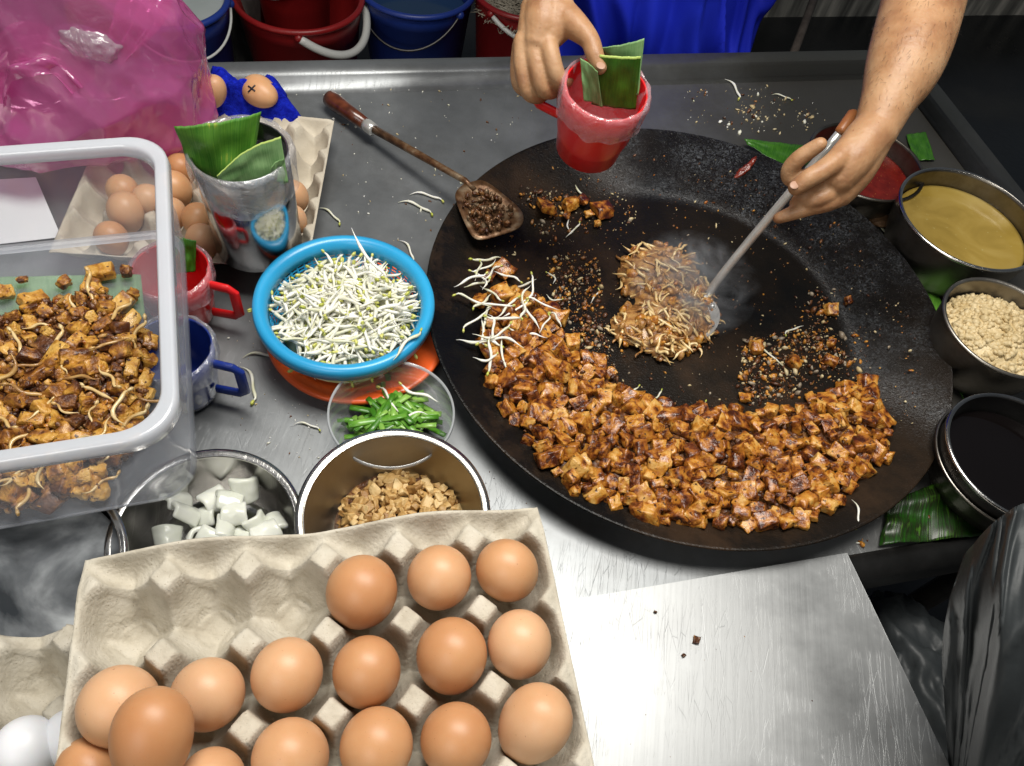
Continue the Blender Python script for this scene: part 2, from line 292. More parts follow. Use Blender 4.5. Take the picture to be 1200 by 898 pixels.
M['towel'] = mat('blue_terry_cloth', cols=[(.004, .008, .30), (.012, .03, .6)], nscale=160, rough=.95, bump=1, bscale=700, bdist=.003, spec=.1)
M['onion'] = mat('white_onion', cols=[(.58, .60, .52), (.74, .75, .68)], nscale=25, rough=.22, sss=.25, sssr=(.006, .006, .004), rnd=.3, bump=.2, bscale=90)
M['nug'] = mat('golden_fried_bits', cols=[(.30, .15, .04), (.55, .34, .12), (.68, .48, .22)], nscale=60, rough=.5, bump=.8, bscale=220, bdist=.002, rnd=.35, ramp=(.3, .65))
M['garlic'] = mat('pale_minced_garlic', cols=[(.46, .34, .16), (.62, .50, .29)], nscale=45, rough=.5, bump=.9, bscale=200, bdist=.002)
M['chive'] = mat('chive_green', cols=[(.04, .15, .010), (.10, .28, .025), (.26, .46, .09)], nscale=40, rough=.3, rnd=.5, ramp=(.3, .8))
M['soup'] = mat('yellow_soup', cols=[(.22, .145, .024), (.29, .195, .038), (.35, .25, .065)], nscale=14, ndist=1, bump=.15, bscale=60, fleck=(.34, .27, .09), fthr=.68, fsc=160, rough=.12, coat=.5)
M['chilli'] = mat('red_chilli_sauce', cols=[(.10, .006, .004), (.19, .014, .008)], nscale=60, fleck=(.45, .16, .04), fthr=.68, fsc=300, rough=.2, bump=.3, bscale=150)
M['soy'] = mat('black_soy_sauce', (.004, .003, .003), .06)
M['cloudy'] = mat('cloudy_water', cols=[(.03, .035, .04), (.16, .17, .18), (.42, .44, .45)], nscale=13, ndist=.5, rough=.18, ramp=(.38, .62))
M['leaf'] = leafmat('banana_leaf_top', (.014, .075, .005), (.05, .17, .012))
M['leafy'] = leafmat('banana_leaf_yellowed', (.035, .15, .012), (.11, .28, .03), (.45, .45, .05))
M['leafu'] = leafmat('banana_leaf_underside', (.10, .22, .07), (.20, .34, .14), rough=.55)
M['leafd'] = leafmat('banana_leaf_stained', (.012, .07, .004), (.045, .13, .010), (.010, .012, .005))
M['leafe'] = mat('leaf_cut_edge', (.38, .50, .12), .5)
M['blackbag'] = mat('black_bin_liner', (.030, .034, .036), .42, bump=.25, bscale=90, bdist=.0015, spec=.2)
M['cardb'] = mat('brown_card', (.30, .13, .07), .8)
M['pink'] = film('pink_bag_film', (.90, .45, .70), .46, (.80, .20, .52), .16, 1.2, .25, 20, .004, .10)
M['clear'] = film('clear_bag_film', (.97, .97, .97), .30, (.75, .77, .8), .15, .8, .8, 30, .01)
M['liner'] = film('clear_liner_film', (.95, .95, .97), .22, (.88, .90, .93), .2, .8, .8, 45, .008, .12)
M['linerp'] = film('pinkish_liner_film', (1, .86, .88), .30, (.86, .62, .68), .2, .8, .8, 45, .008, .12)
M['tub'] = film('translucent_tub_wall', (.95, .96, .98), .23, (.72, .77, .86), .12, .5, .25, 8, .004, .04)
M['tubrim'] = film('translucent_tub_rim', (.93, .95, .99), .62, (.90, .93, .98), .2, 1)
M['clearbowl'] = film('clear_bowl_film', (.95, .96, .97), .14, (.8, .82, .85), .08, .9)
M['clearrim'] = film('clear_bowl_rim', (.9, .92, .95), .6, (.75, .78, .8), .1, 1)
M['paper'] = mat('white_paper', (.72, .73, .75), .8)
M['stick'] = mat('weathered_stick', cols=[(.08, .06, .05), (.15, .12, .1)], nscale=30, rough=.8)
M['concrete'] = mat('stained_concrete', cols=[(.02, .02, .02), (.12, .12, .11), (.34, .33, .30)], nscale=3, stretch=(7, 7, .8), ndetail=8, rough=.85, bump=.5, bscale=80)
# wok: seasoned iron, glossy black centre, crusted slope
def wokmat():
    m = bpy.data.materials.new('seasoned_black_iron'); m.use_nodes = True; N = m.node_tree.nodes; L = m.node_tree.links; b = N['Principled BSDF']
    tc = N.new('ShaderNodeTexCoord')
    n = N.new('ShaderNodeTexNoise'); n.inputs['Scale'].default_value = 5; n.inputs['Detail'].default_value = 9; n.inputs['Roughness'].default_value = .65; L.new(tc.outputs['Object'], n.inputs['Vector'])
    r = N.new('ShaderNodeValToRGB'); e = r.color_ramp.elements; e[0].position = .35; e[1].position = .7; e[0].color = (.003, .0035, .004, 1); e[1].color = (.016, .011, .007, 1); L.new(n.outputs['Fac'], r.inputs[0])
    # crust gets stronger towards the far right slope, where the sauce has burnt on
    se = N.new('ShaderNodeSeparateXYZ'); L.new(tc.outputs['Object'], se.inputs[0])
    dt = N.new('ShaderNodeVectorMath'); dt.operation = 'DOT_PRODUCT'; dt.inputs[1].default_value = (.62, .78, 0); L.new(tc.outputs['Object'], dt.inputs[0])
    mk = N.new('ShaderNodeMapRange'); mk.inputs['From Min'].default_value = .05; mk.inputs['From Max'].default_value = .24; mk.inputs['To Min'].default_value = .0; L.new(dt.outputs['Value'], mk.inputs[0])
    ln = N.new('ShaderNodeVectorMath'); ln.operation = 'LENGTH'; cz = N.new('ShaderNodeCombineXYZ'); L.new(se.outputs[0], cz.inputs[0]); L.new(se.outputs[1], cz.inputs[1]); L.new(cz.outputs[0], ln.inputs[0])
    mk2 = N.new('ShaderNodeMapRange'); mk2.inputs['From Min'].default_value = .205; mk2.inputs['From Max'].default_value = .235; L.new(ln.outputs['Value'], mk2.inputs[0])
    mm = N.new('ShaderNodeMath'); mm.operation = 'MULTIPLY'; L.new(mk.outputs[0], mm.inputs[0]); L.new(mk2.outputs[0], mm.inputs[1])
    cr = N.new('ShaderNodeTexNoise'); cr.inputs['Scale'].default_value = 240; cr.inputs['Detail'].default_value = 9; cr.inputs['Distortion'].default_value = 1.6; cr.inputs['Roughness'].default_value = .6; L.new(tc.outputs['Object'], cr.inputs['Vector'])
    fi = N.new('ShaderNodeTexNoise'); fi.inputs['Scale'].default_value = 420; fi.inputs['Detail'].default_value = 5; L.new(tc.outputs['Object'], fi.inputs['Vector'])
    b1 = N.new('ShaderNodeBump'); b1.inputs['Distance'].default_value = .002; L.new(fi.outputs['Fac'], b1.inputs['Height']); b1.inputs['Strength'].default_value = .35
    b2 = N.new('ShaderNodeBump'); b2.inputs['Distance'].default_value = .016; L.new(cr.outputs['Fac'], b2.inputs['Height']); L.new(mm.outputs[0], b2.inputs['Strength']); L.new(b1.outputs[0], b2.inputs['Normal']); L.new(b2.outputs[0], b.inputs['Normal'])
    # lighter grey crust specks, the slope's glint put into the base colour; brown sauce stain on the near and left slope
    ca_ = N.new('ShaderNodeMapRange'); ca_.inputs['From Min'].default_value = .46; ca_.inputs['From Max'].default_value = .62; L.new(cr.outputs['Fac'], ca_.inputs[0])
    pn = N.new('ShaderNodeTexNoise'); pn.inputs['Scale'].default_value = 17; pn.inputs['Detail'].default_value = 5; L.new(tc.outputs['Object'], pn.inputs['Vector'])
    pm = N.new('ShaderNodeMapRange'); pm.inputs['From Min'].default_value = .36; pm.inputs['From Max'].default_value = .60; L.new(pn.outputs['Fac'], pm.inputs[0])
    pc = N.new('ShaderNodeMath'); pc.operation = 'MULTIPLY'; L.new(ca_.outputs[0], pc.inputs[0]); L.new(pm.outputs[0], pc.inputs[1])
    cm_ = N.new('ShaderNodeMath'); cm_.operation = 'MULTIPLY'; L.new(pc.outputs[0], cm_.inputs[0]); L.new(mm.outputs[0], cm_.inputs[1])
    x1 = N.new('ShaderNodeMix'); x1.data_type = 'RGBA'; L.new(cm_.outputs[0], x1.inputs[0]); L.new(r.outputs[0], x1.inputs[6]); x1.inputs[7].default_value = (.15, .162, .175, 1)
    st = N.new('ShaderNodeTexNoise'); st.inputs['Scale'].default_value = 11; st.inputs['Detail'].default_value = 8; st.inputs['Roughness'].default_value = .7; L.new(tc.outputs['Object'], st.inputs['Vector'])
    sm2 = N.new('ShaderNodeMapRange'); sm2.inputs['From Min'].default_value = .47; sm2.inputs['From Max'].default_value = .66; sm2.inputs['To Max'].default_value = .85; L.new(st.outputs['Fac'], sm2.inputs[0])
    inv = N.new('ShaderNodeMapRange'); inv.inputs['From Min'].default_value = .14; inv.inputs['From Max'].default_value = -.06; L.new(dt.outputs['Value'], inv.inputs[0])
    s3 = N.new('ShaderNodeMath'); s3.operation = 'MULTIPLY'; L.new(sm2.outputs[0], s3.inputs[0]); L.new(inv.outputs[0], s3.inputs[1])
    x2 = N.new('ShaderNodeMix'); x2.data_type = 'RGBA'; L.new(s3.outputs[0], x2.inputs[0]); L.new(x1.outputs[2], x2.inputs[6]); x2.inputs[7].default_value = (.036, .021, .012, 1)
    L.new(x2.outputs[2], b.inputs['Base Color'])
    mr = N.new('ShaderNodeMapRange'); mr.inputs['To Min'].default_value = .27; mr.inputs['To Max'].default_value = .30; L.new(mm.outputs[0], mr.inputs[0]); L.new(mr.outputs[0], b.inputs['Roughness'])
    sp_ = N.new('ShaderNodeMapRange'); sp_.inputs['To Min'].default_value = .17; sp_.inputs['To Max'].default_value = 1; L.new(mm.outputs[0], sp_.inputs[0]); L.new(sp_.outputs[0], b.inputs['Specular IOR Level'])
    return m
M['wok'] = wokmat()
GZ = -.72
# ---------------------------------------------------------------- setting
g = obj('ground', mesh('ground', [(-60, -60, GZ), (60, -60, GZ), (60, 60, GZ), (-60, 60, GZ)], [(0, 1, 2, 3)], M['ground'])); tag(g, kind='structure')
# stained low wall at the back right
c = at(1080, 34, GZ); w = MB()
vs, fs = box(3.2, .3, .35); w.add(vs, fs, 0, Matrix.Translation((c.x, c.y+.25, GZ+.12))@Matrix.Rotation(PSI, 4, 'Z'))
lw = bev(w.build('low_wall', M['concrete'], smooth=False), .01); tag(centre(lw), 'low stained grey concrete wall in the dark behind the cook', 'wall')
# counter
ct = empty('stall_counter', ts(0, .6, GZ), 'stainless steel stall counter with a raised rim, strewn with scraps', 'counter')
T0, T1, S0, S1 = -1.1, .985, .213, 1.015
def quadstrip(pts_s_z, t0, t1, mb, mi=0, cols_=2):
    b = []
    n = len(pts_s_z); vs = []; fs = []
    for (s, z) in pts_s_z:
        for k in range(cols_): vs.append(ts(t0+(t1-t0)*k/(cols_-1), s, z))
    for i in range(n-1):
        for k in range(cols_-1): fs.append((i*cols_+k, i*cols_+k+1, (i+1)*cols_+k+1, (i+1)*cols_+k))
    mb.add(vs, fs, mi)
mb = MB(); quadstrip([(S0, 0), (S1, 0)], T0, T1, mb); o = mb.build('counter_top', M['counter'], ct)
mb = MB(); quadstrip([(S1, 0), (S1+.012, .003), (S1+.022, .016), (S1+.026, .020), (S1+.052, .021), (S1+.056, .017), (S1+.057, -.04)], T0, T1+.05, mb); solid(mb.build('back_rim', M['counter'], ct), .0015)
mb = MB()
vs = []; fs = []; prof = [(T1, 0.0005), (T1+.008, .003), (T1+.014, .014), (T1+.018, .017), (T1+.046, .018), (T1+.05, .014), (T1+.05, -.04)]
for (t, z) in prof: vs += [ts(t, S0-.0, z), ts(t, S1+.0, z)]
fs = [(2*i, 2*i+1, 2*i+3, 2*i+2) for i in range(len(prof)-1)]
mb.add(vs, fs); solid(mb.build('side_rim', M['darksteel'], ct), .0015)
mb = MB(); arc = [(S0+.0, -.0005)]+[(S0-.024*math.sin(a), -.024+.024*math.cos(a)) for a in [math.pi/2*k/8 for k in range(1, 9)]]+[(S0-.024, -.05), (S0-.016, -.055), (S0-.005, -.055)]
quadstrip(arc, T0, T1+.05, mb); solid(mb.build('front_lip', M['darksteel'], ct), .0015)
for (t, s) in ((T0+.05, S0+.06), (T1-.0, S0+.06), (T0+.05, S1-.02), (T1, S1-.02)):
    mb = MB(); a = ts(t, s, GZ); vs, fs = tube([a, a+Vector((0, 0, -GZ-.04))], .02, 12); mb.add(vs, fs); mb.build('leg', M['darksteel'], ct)
# front steel sheet
prt = .494; mb = MB(); zt = .006
pr_ = [(-1.1, .216), (prt, .216)]
vs = [ts(-1.1, .214, zt), ts(prt, .214, zt), ts(prt+.012, -.30, zt), ts(-1.1, -.30, zt)]
mb.add(vs, [(0, 1, 2, 3)]); mb.add([ts(prt, .214, zt), ts(prt+.012, -.30, zt), ts(prt+.016, -.30, -.03), ts(prt+.004, .214, -.03)], [(0, 3, 2, 1)])
mb.add([ts(-1.1, .214, zt), ts(prt, .214, zt), ts(prt, .2145, .0008), ts(-1.1, .2145, .0008)], [(0, 1, 2, 3)])
pl = solid(mb.build('steel_sheet', M['plate'], smooth=False), .0012); tag(centre(pl), 'bright scratched stainless steel sheet in front of the wok, beside the egg tray', 'steel sheet')
# legs under the sheet's far side keep it standing
# ---------------------------------------------------------------- wok
WC = Vector((.194, .657, 0)); WR = .3214
wp = [(0.0, .0045), (.06, .0046), (.12, .005), (.2, .0062), (.215, .007), (.228, .0095), (.25, .0165), (.28, .0268), (.305, .0355), (WR-.003, .0405), (WR, .0412), (WR+.0012, .0404), (WR+.0006, .0388), (.305, .0335), (.28, .0245), (.24, .010), (.22, .0025), (.15, .001), (0.0, .001)]
def wz(x, y):
    r = math.hypot(x-WC.x, y-WC.y)
    for (a, za), (b, zb) in zip(wp[:11], wp[1:11]):
        if a <= r <= b: return za+(zb-za)*(r-a)/(b-a)
    return .0412 if r < WR+.01 else 0
vs, fs = lathe([(max(r, 1e-4), z) for r, z in wp], 180)
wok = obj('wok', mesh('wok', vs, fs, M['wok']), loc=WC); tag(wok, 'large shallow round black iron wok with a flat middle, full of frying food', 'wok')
# ---------------------------------------------------------------- food templates
def cube_mesh(name, sx, sy, sz, seed, mt, jit=.20):
    rs = random.Random(seed); bm = bmesh.new(); bmesh.ops.create_cube(bm, size=1)
    for v in bm.verts:
        v.co = Vector((v.co.x*sx*(1+rs.uniform(-jit, jit)*1.6), v.co.y*sy*(1+rs.uniform(-jit, jit)*1.6), v.co.z*sz*(1+rs.uniform(-jit, jit))))
    bmesh.ops.bevel(bm, geom=bm.edges[:], offset=min(sx, sy, sz)*.10, segments=1, affect='EDGES')
    bmesh.ops.triangulate(bm, faces=[f for f in bm.faces if len(f.verts) > 4])
    bmesh.ops.subdivide_edges(bm, edges=bm.edges[:], cuts=2, use_grid_fill=True)
    bmesh.ops.smooth_vert(bm, verts=bm.verts[:], factor=.40, use_axis_x=True, use_axis_y=True, use_axis_z=True)
    for v in bm.verts:
        n = mn.noise(v.co*160+Vector((seed*7, 0, 0))); n2 = mn.noise(v.co*420+Vector((seed*3, 5, 0)))
        v.co += v.co.normalized()*(n*.0026+n2*.0011)
    me = bpy.data.meshes.new(name); bm.to_mesh(me); bm.free(); me.materials.append(mt); me.polygons.foreach_set('use_smooth', [True]*len(me.polygons)); return me
CUB = [cube_mesh('radish_cake_cube', *s, i+1, M['cube'], .16+.14*(i % 3 == 2)) for i, s in enumerate([(.021, .015, .010), (.015, .013, .008), (.024, .020, .011), (.020, .019, .016), (.023, .018, .015), (.018, .016, .014), (.026, .017, .014), (.016, .015, .013), (.021, .021, .015), (.014, .013, .012), (.019, .014, .012)])]
def sprout_geo(seed, L=.045, r=.0015, curl=1.0, head=True):
    rs = random.Random(seed); p = Vector((0, 0, 0)); d = Vector((1, 0, 0)); P = [p.copy()]; n = 12
    w1, w2, w3 = rs.uniform(-1, 1), rs.uniform(-1, 1), rs.uniform(0, 6); hook = rs.choice([-1, 1])
    for k in range(n):
        t = k/n; bend = curl*(.10*w1+.30*w2*math.sin(t*7+w3))+(hook*1.6*curl*max(0, .2-t)*2.6)
        d = Matrix.Rotation(bend, 3, 'Z')@d; d = Matrix.Rotation(rs.uniform(-.09, .09), 3, 'Y')@d; p = p+d*(L/n); P.append(p.copy())
    mid = P[n//2]; P = [q-mid for q in P]
    rad = [r*(.5 if k == 0 else .7 if k == 1 else 1.0+.10*math.sin(k) if k < 9 else [.8, .5, .28, .16][k-9]) for k in range(n+1)]
    o = MB(); vs, fs = tube(P, rad, 7); o.add(vs, fs, 0)
    if head:
        for sgn in (-1, 1):
            vs, fs = ico(1, 1); d0 = (P[0]-P[1]).normalized(); o.add(vs, fs, 1, Matrix.Translation(P[0]+d0*.0015+Vector((0, 0, sgn*.0007)))@d0.to_track_quat('X', 'Z').to_matrix().to_4x4()@Matrix.Diagonal((.0032, .0015, .0012, 1)))
    return o
def spm(name, seed, mats, **k):
    o = sprout_geo(seed, **k); return mesh(name, o.v, o.f, mats, o.m)
SPR = [spm('bean_sprout', i, [M['spr'], M['sprh']], L=.044+.004*(i % 4), r=.00145+.0002*(i % 3), curl=1.15) for i in range(14)]
SPB = [spm('fried_sprout', i+20, [M['sprb'], M['sprb']], L=.026+.004*(i % 3), r=.0011+.0002*(i % 3), curl=1.3) for i in range(6)]
def scatter_thing(name, me, loc, rot, sc, label, cat, group):
    o = bpy.data.objects.new(name, me); COL.objects.link(o); o.location = loc; o.rotation_euler = rot; o.scale = (sc, sc, sc); return tag(o, label, cat, group)
def eul(k): return (random.gauss(0, k), random.gauss(0, k), random.uniform(0, 6.28))
# ---------------------------------------------------------------- radish cake heap in the wok
HEAP = [(580, 345), (566, 400), (572, 445), (604, 498), (640, 545), (668, 572), (712, 590), (760, 606), (850, 616), (925, 616), (985, 592), (1015, 548), (1047, 530), (1038, 480), (1012, 452), (965, 462), (905, 480), (850, 478), (800, 484), (750, 462), (705, 425), (668, 395), (648, 362), (622, 340)]
def heap_th(x, y): return min(.017, edist(x, y, HEAP)*.00048)
pts = poisson(HEAP, 12.5, 285)
mdv = []; idx = {}
mb = MB(); step = 6
gx = {}
for ix in range(560, 1056, step):
    for iy in range(340, 624, step):
        if inpoly(ix, iy, HEAP):
            p = at(ix, iy, .012); z = wz(p.x, p.y)+heap_th(ix, iy)*.95+.002*mn.noise(Vector((ix*.07, iy*.07, 0))); gx[(ix, iy)] = len(mb.v); p = at(ix, iy, z); mb.v.append(tuple(p))
for (ix, iy), a in gx.items():
    q = [gx.get((ix+step, iy)), gx.get((ix+step, iy+step)), gx.get((ix, iy+step))]
    if all(v is not None for v in q): mb.f.append((a, q[2], q[1], q[0])); mb.m.append(0)
for k in range(1300):
    x = random.uniform(560, 1055); y = random.uniform(338, 624)
    if inpoly(x, y, HEAP) and (edist(x, y, HEAP) > 3):
        z = wz(*at(x, y, .012)[:2])+heap_th(x, y)+random.uniform(.002, .009); p = at(x, y, z)
        s = random.uniform(.0016, .0042); vs, fs = ico(1, 1); vs = [v*(1+random.uniform(-.45, .45)) for v in vs]; mb.add(vs, fs, random.choice([0, 0, 1]), Matrix.Translation(p)@rrot(3)@Matrix.Diagonal((s*1.5, s, s*.7, 1)))
o = mb.build('fried_scraps', [M['scrap'], M['cube']]); tag(centre(o), 'dark saucy brown scraps filling the gaps of the radish cake heap', 'food scraps', kind='stuff')
for (x, y) in pts:
    th = heap_th(x, y); z = wz(*at(x, y, .012)[:2])+th+random.uniform(.004, .009); p = at(x, y, z)
    big = random.random(); me = random.choice(CUB)
    zn = 'left arm of the heap, below the fresh sprouts' if x < 650 and y < 480 else 'inner edge of the heap, facing the spatula blade' if edist(x, y, HEAP) < 20 and y < 500 and x < 960 else 'right end of the heap, toward the soy sauce' if x > 940 else 'near edge of the heap along the wok rim' if edist(x, y, HEAP) < 20 else 'left middle of the heap' if x < 780 else 'right middle of the heap'
    scatter_thing('radish_cake_cube', me, p, eul(.45), random.uniform(.62, 1.15), 'browned radish cake cube at the '+zn, 'radish cake', 'radish cake cubes at the '+zn)
for (x, y, s) in [(574, 324, .9), (590, 315, 1.1), (600, 372, .9), (563, 352, .8), (640, 243, 1.1), (668, 238, .9), (684, 234, 1.05), (705, 245, 1.1), (690, 250, .7), (664, 252, .6), (700, 262, .5)]:
    z = wz(*at(x, y, .01)[:2])+.008
    near = y < 300
    scatter_thing('radish_cake_cube', random.choice(CUB), at(x, y, z), eul(.3), s, 'browned radish cake cube in the small pile near the wok\'s far rim below the mug' if near else 'loose browned radish cake cube left of the heap, among the white sprouts', 'radish cake', 'radish cake cubes behind in the wok' if near else 'radish cake cubes at the left end of the wok')
for (x, y, s) in [(886, 406, 1.0), (931, 424, 1.05), (975, 372-10, .7), (975, 402, .8), (974, 422, .8), (1018, 448, .9), (873, 466, .8), (995, 352, .6)]:
    z = wz(*at(x, y, .01)[:2])+.006
    scatter_thing('radish_cake_cube', random.choice(CUB), at(x, y, z), eul(.3), s, 'stray browned radish cake cube on the black iron right of the spatula', 'radish cake', 'stray radish cake cubes on the right of the wok')
# fresh sprouts on the left side of the heap
LS = [(540, 318), (566, 300), (600, 318), (660, 362), (655, 378), (600, 400), (575, 440), (560, 405), (556, 362)]
k = 0
for (x, y) in poisson(LS, 9, 34):
    z = wz(*at(x, y, .015)[:2])+(.026 if inpoly(x, y, HEAP) else .012)+random.uniform(0, .008)
    scatter_thing('bean_sprout', random.choice(SPR), at(x, y, z), eul(.25), random.uniform(.75, 1.08), 'fresh white bean sprout tossed over the left end of the frying heap', 'bean sprout', 'fresh bean sprouts in the wok')
for (x, y) in [(650, 325), (648, 352), (697, 347), (665, 262), (672, 270), (790, 300), (905, 418), (930, 386), (815, 480), (850, 492), (770, 466), (735, 462), (680, 226)]:
    z = wz(*at(x, y, .01)[:2])+.003
    scatter_thing('bean_sprout', random.choice(SPR), at(x, y, z), eul(.06), random.uniform(.5, .75), 'single pale bean sprout stranded on the bare black iron of the wok', 'bean sprout', 'stray bean sprouts in the wok')
# crumbs over the wok
M['brsauce0'] = mat('greyish_tan_bits', cols=[(.16, .12, .08), (.36, .30, .22)], nscale=80, rough=.4)
mb = MB()
def crumbs(poly, n, s0, s1, mats=(0, 1, 2), zf=None, cl=0):
    cs = poisson(poly, 2, max(3, int(n/14))) if cl else None
    c = 0
    while c < n:
        if cl:
            a, b = random.choice(cs); x = random.gauss(a, cl); y = random.gauss(b, cl*.7)
        else:
            x = random.uniform(min(p[0] for p in poly), max(p[0] for p in poly)); y = random.uniform(min(p[1] for p in poly), max(p[1] for p in poly))
        if not inpoly(x, y, poly): continue
        q = at(x, y, .01); z = zf(q.x, q.y) if zf else 0; s = s0*(s1/s0)**(random.random()**2.2); p = at(x, y, z+s*.4); vs, fs = ico(1, 1)
        vs = [v*(1+random.uniform(-.35, .35)) for v in vs]
        mb.add(vs, fs, random.choice(mats), Matrix.Translation(p)@rrot(3)@Matrix.Diagonal((s*random.uniform(1, 1.9), s, s*.6, 1))); c += 1
WKP = [(p[0], p[1]) for p in [(540, 250), (620, 200), (720, 180), (850, 185), (980, 250), (1060, 350), (1085, 440), (1060, 530), (1000, 460), (900, 480), (800, 485), (720, 450), (665, 395), (630, 345), (560, 300)]]
crumbs(WKP, 900, .0005, .0024, (0, 1, 1, 3, 3, 3, 3, 4), wz)
crumbs([(640, 300), (700, 290), (720, 430), (760, 470), (860, 480), (870, 400), (960, 380), (1010, 440), (900, 475), (790, 480), (700, 430), (650, 370)], 1500, .0006, .0042, (0, 1, 1, 4, 3, 3, 3), wz, 18)
crumbs([(600, 220), (720, 215), (760, 260), (700, 280), (640, 290)], 220, .0006, .0036, (0, 1, 3, 3, 4), wz, 12)
crumbs([(930, 340), (1010, 330), (1030, 440), (960, 450)], 240, .0006, .005, (0, 1, 4, 3, 1, 3), wz, 10)
o = mb.build('food_crumbs', [M['crumb'], M['cube'], M['spr'], M['scrap'], M['brsauce0']]); tag(centre(o), 'fine burnt and pale crumbs scattered over the black iron of the wok', 'crumbs', kind='stuff')
# ---------------------------------------------------------------- mound of fried sprouts by the spatula
MP = [(728, 306), (745, 290), (768, 284), (795, 288), (812, 300), (822, 322), (838, 342), (845, 376), (832, 402), (806, 414), (778, 424), (745, 410), (722, 398), (712, 380), (722, 364), (744, 354), (730, 340), (720, 322)]
mb = MB(); gx = {}; step = 4
for ix in range(708, 846, step):
    for iy in range(282, 424, step):
        if inpoly(ix, iy, MP):
            e = edist(ix, iy, MP); th = .020*(1-math.exp(-e/16))+.004*mn.noise(Vector((ix*.06, iy*.06, 3)))*min(1, e/10)
            gx[(ix, iy)] = len(mb.v); mb.v.append(tuple(at(ix+2.5*mn.noise(Vector((ix*.2, iy*.2, 7))), iy+2.5*mn.noise(Vector((ix*.2, iy*.2, 17))), .006+th)))
for (ix, iy), a in gx.items():
    q = [gx.get((ix+step, iy)), gx.get((ix+step, iy+step)), gx.get((ix, iy+step))]
    if all(v is not None for v in q): mb.f.append((a, q[2], q[1], q[0])); mb.m.append(2)
for k in range(230):
    x = random.uniform(708, 846); y = random.uniform(282, 424)
    if not inpoly(x, y, MP): continue
    e = edist(x, y, MP); z = .008+.020*(1-math.exp(-e/16))+random.uniform(0, .004)
    o = sprout_geo(k % 9+30, L=random.uniform(.014, .034), r=random.uniform(.0012, .0021), curl=1.2, head=False)
    mb.add(o.v, o.f, random.choice([0, 0, 3]), Matrix.Translation(at(x, y, z))@rotm(random.gauss(0, .3), random.gauss(0, .3), random.uniform(0, 6.28)))
for k in range(190):
    x = random.uniform(708, 846); y = random.uniform(282, 424)
    if not inpoly(x, y, MP): continue
    e = edist(x, y, MP); z = .008+.020*(1-math.exp(-e/16)); s = random.uniform(.0025, .007); vs, fs = ico(1, 2)
    vs = [v*(1+.4*mn.noise(v*1.7+Vector((k, 0, 0)))) for v in vs]
    mb.add(vs, fs, random.choice([1, 2, 3]), Matrix.Translation(at(x, y, z))@rrot(3)@Matrix.Diagonal((s*1.3, s, s*.7, 1)))
M['brsauce'] = mat('tan_fried_mix', cols=[(.11, .04, .012), (.34, .16, .045), (.52, .31, .10)], nscale=110, rough=.3, bump=1, bscale=240, bdist=.002, coat=.3)
o = mb.build('fried_sprout_mound', [M['sprb'], M['cube'], M['brsauce'], M['brsauce']]); tag(centre(o), 'mound of tan fried sprouts and egg steaming at the centre of the wok', 'fried sprouts', kind='stuff')
vs, fs = ico(1, 3); sm_ = MB(); sc0 = at(812, 330, .055); sm_.add([v*(1+.2*mn.noise(v*2)) for v in vs], fs, 0, Matrix.Translation(sc0)@Matrix.Diagonal((.085, .075, .052, 1)))
ms = bpy.data.materials.new('steam'); ms.use_nodes = True; N = ms.node_tree.nodes; L = ms.node_tree.links; N.clear(); ou = N.new('ShaderNodeOutputMaterial'); vo = N.new('ShaderNodeVolumePrincipled'); vo.inputs['Color'].default_value = (.9, .93, 1, 1); vo.inputs['Anisotropy'].default_value = .2
tcs = N.new('ShaderNodeTexCoord'); ns_ = N.new('ShaderNodeTexNoise'); ns_.inputs['Scale'].default_value = 24; ns_.inputs['Detail'].default_value = 3; ns_.inputs['Distortion'].default_value = 1.5; L.new(tcs.outputs['Object'], ns_.inputs['Vector'])
gr = N.new('ShaderNodeTexGradient'); gr.gradient_type = 'SPHERICAL'; mg = N.new('ShaderNodeMapping'); mg.inputs['Scale'].default_value = (11.5, 13, 19); mg.inputs['Location'].default_value = (0, 0, -.052*19); L.new(tcs.outputs['Object'], mg.inputs[0]); L.new(mg.outputs[0], gr.inputs[0])
mr_ = N.new('ShaderNodeMapRange'); mr_.inputs['From Min'].default_value = .44; mr_.inputs['From Max'].default_value = .70; mr_.inputs['To Max'].default_value = 60; L.new(ns_.outputs['Fac'], mr_.inputs[0])
mm_ = N.new('ShaderNodeMath'); mm_.operation = 'MULTIPLY'; L.new(mr_.outputs[0], mm_.inputs[0]); L.new(gr.outputs['Fac'], mm_.inputs[1]); L.new(mm_.outputs[0], vo.inputs['Density']); L.new(vo.outputs[0], ou.inputs['Volume'])
so = sm_.build('steam', ms); tag(centre(so), 'thin white steam rising from the frying mound by the spatula', 'steam', kind='stuff')
# ---------------------------------------------------------------- spatula held by the cook
sp = empty('wok_spatula', at(800, 372, .01), 'long steel-shafted wok spatula in the cook\'s hand, its round blade under the fried sprouts', 'spatula')
bc = at(798, 374, .008); hd = pd(925, 232, .83); vs = []; fs = []; nr, na = 7, 40
dirh = (Vector((hd.x, hd.y, 0))-Vector((bc.x, bc.y, 0))).normalized(); side = Vector((-dirh.y, dirh.x, 0))
for i in range(nr+1):
    for j in range(na):
        a = 2*math.pi*j/na; rr = i/nr; wdt = .041; ln = .046
        u = math.cos(a)*ln*rr; v = math.sin(a)*wdt*rr
        vs.append(bc+dirh*u+side*v+Vector((0, 0, .001+.014*rr**3*(0.25+.75*max(0, math.cos(a))))))
for i in range(nr):
    for j in range(na): k = (j+1) % na; fs.append((i*na+j, i*na+k, (i+1)*na+k, (i+1)*na+j))
obj('blade', solid(obj('tmp', mesh('blade', vs, fs, M['shaft'])), .0012, 0).data, sp); bpy.data.objects.remove(bpy.data.objects['tmp'])
s0 = bc+dirh*.040+Vector((0, 0, .012)); top = pd(984, 157, .835)
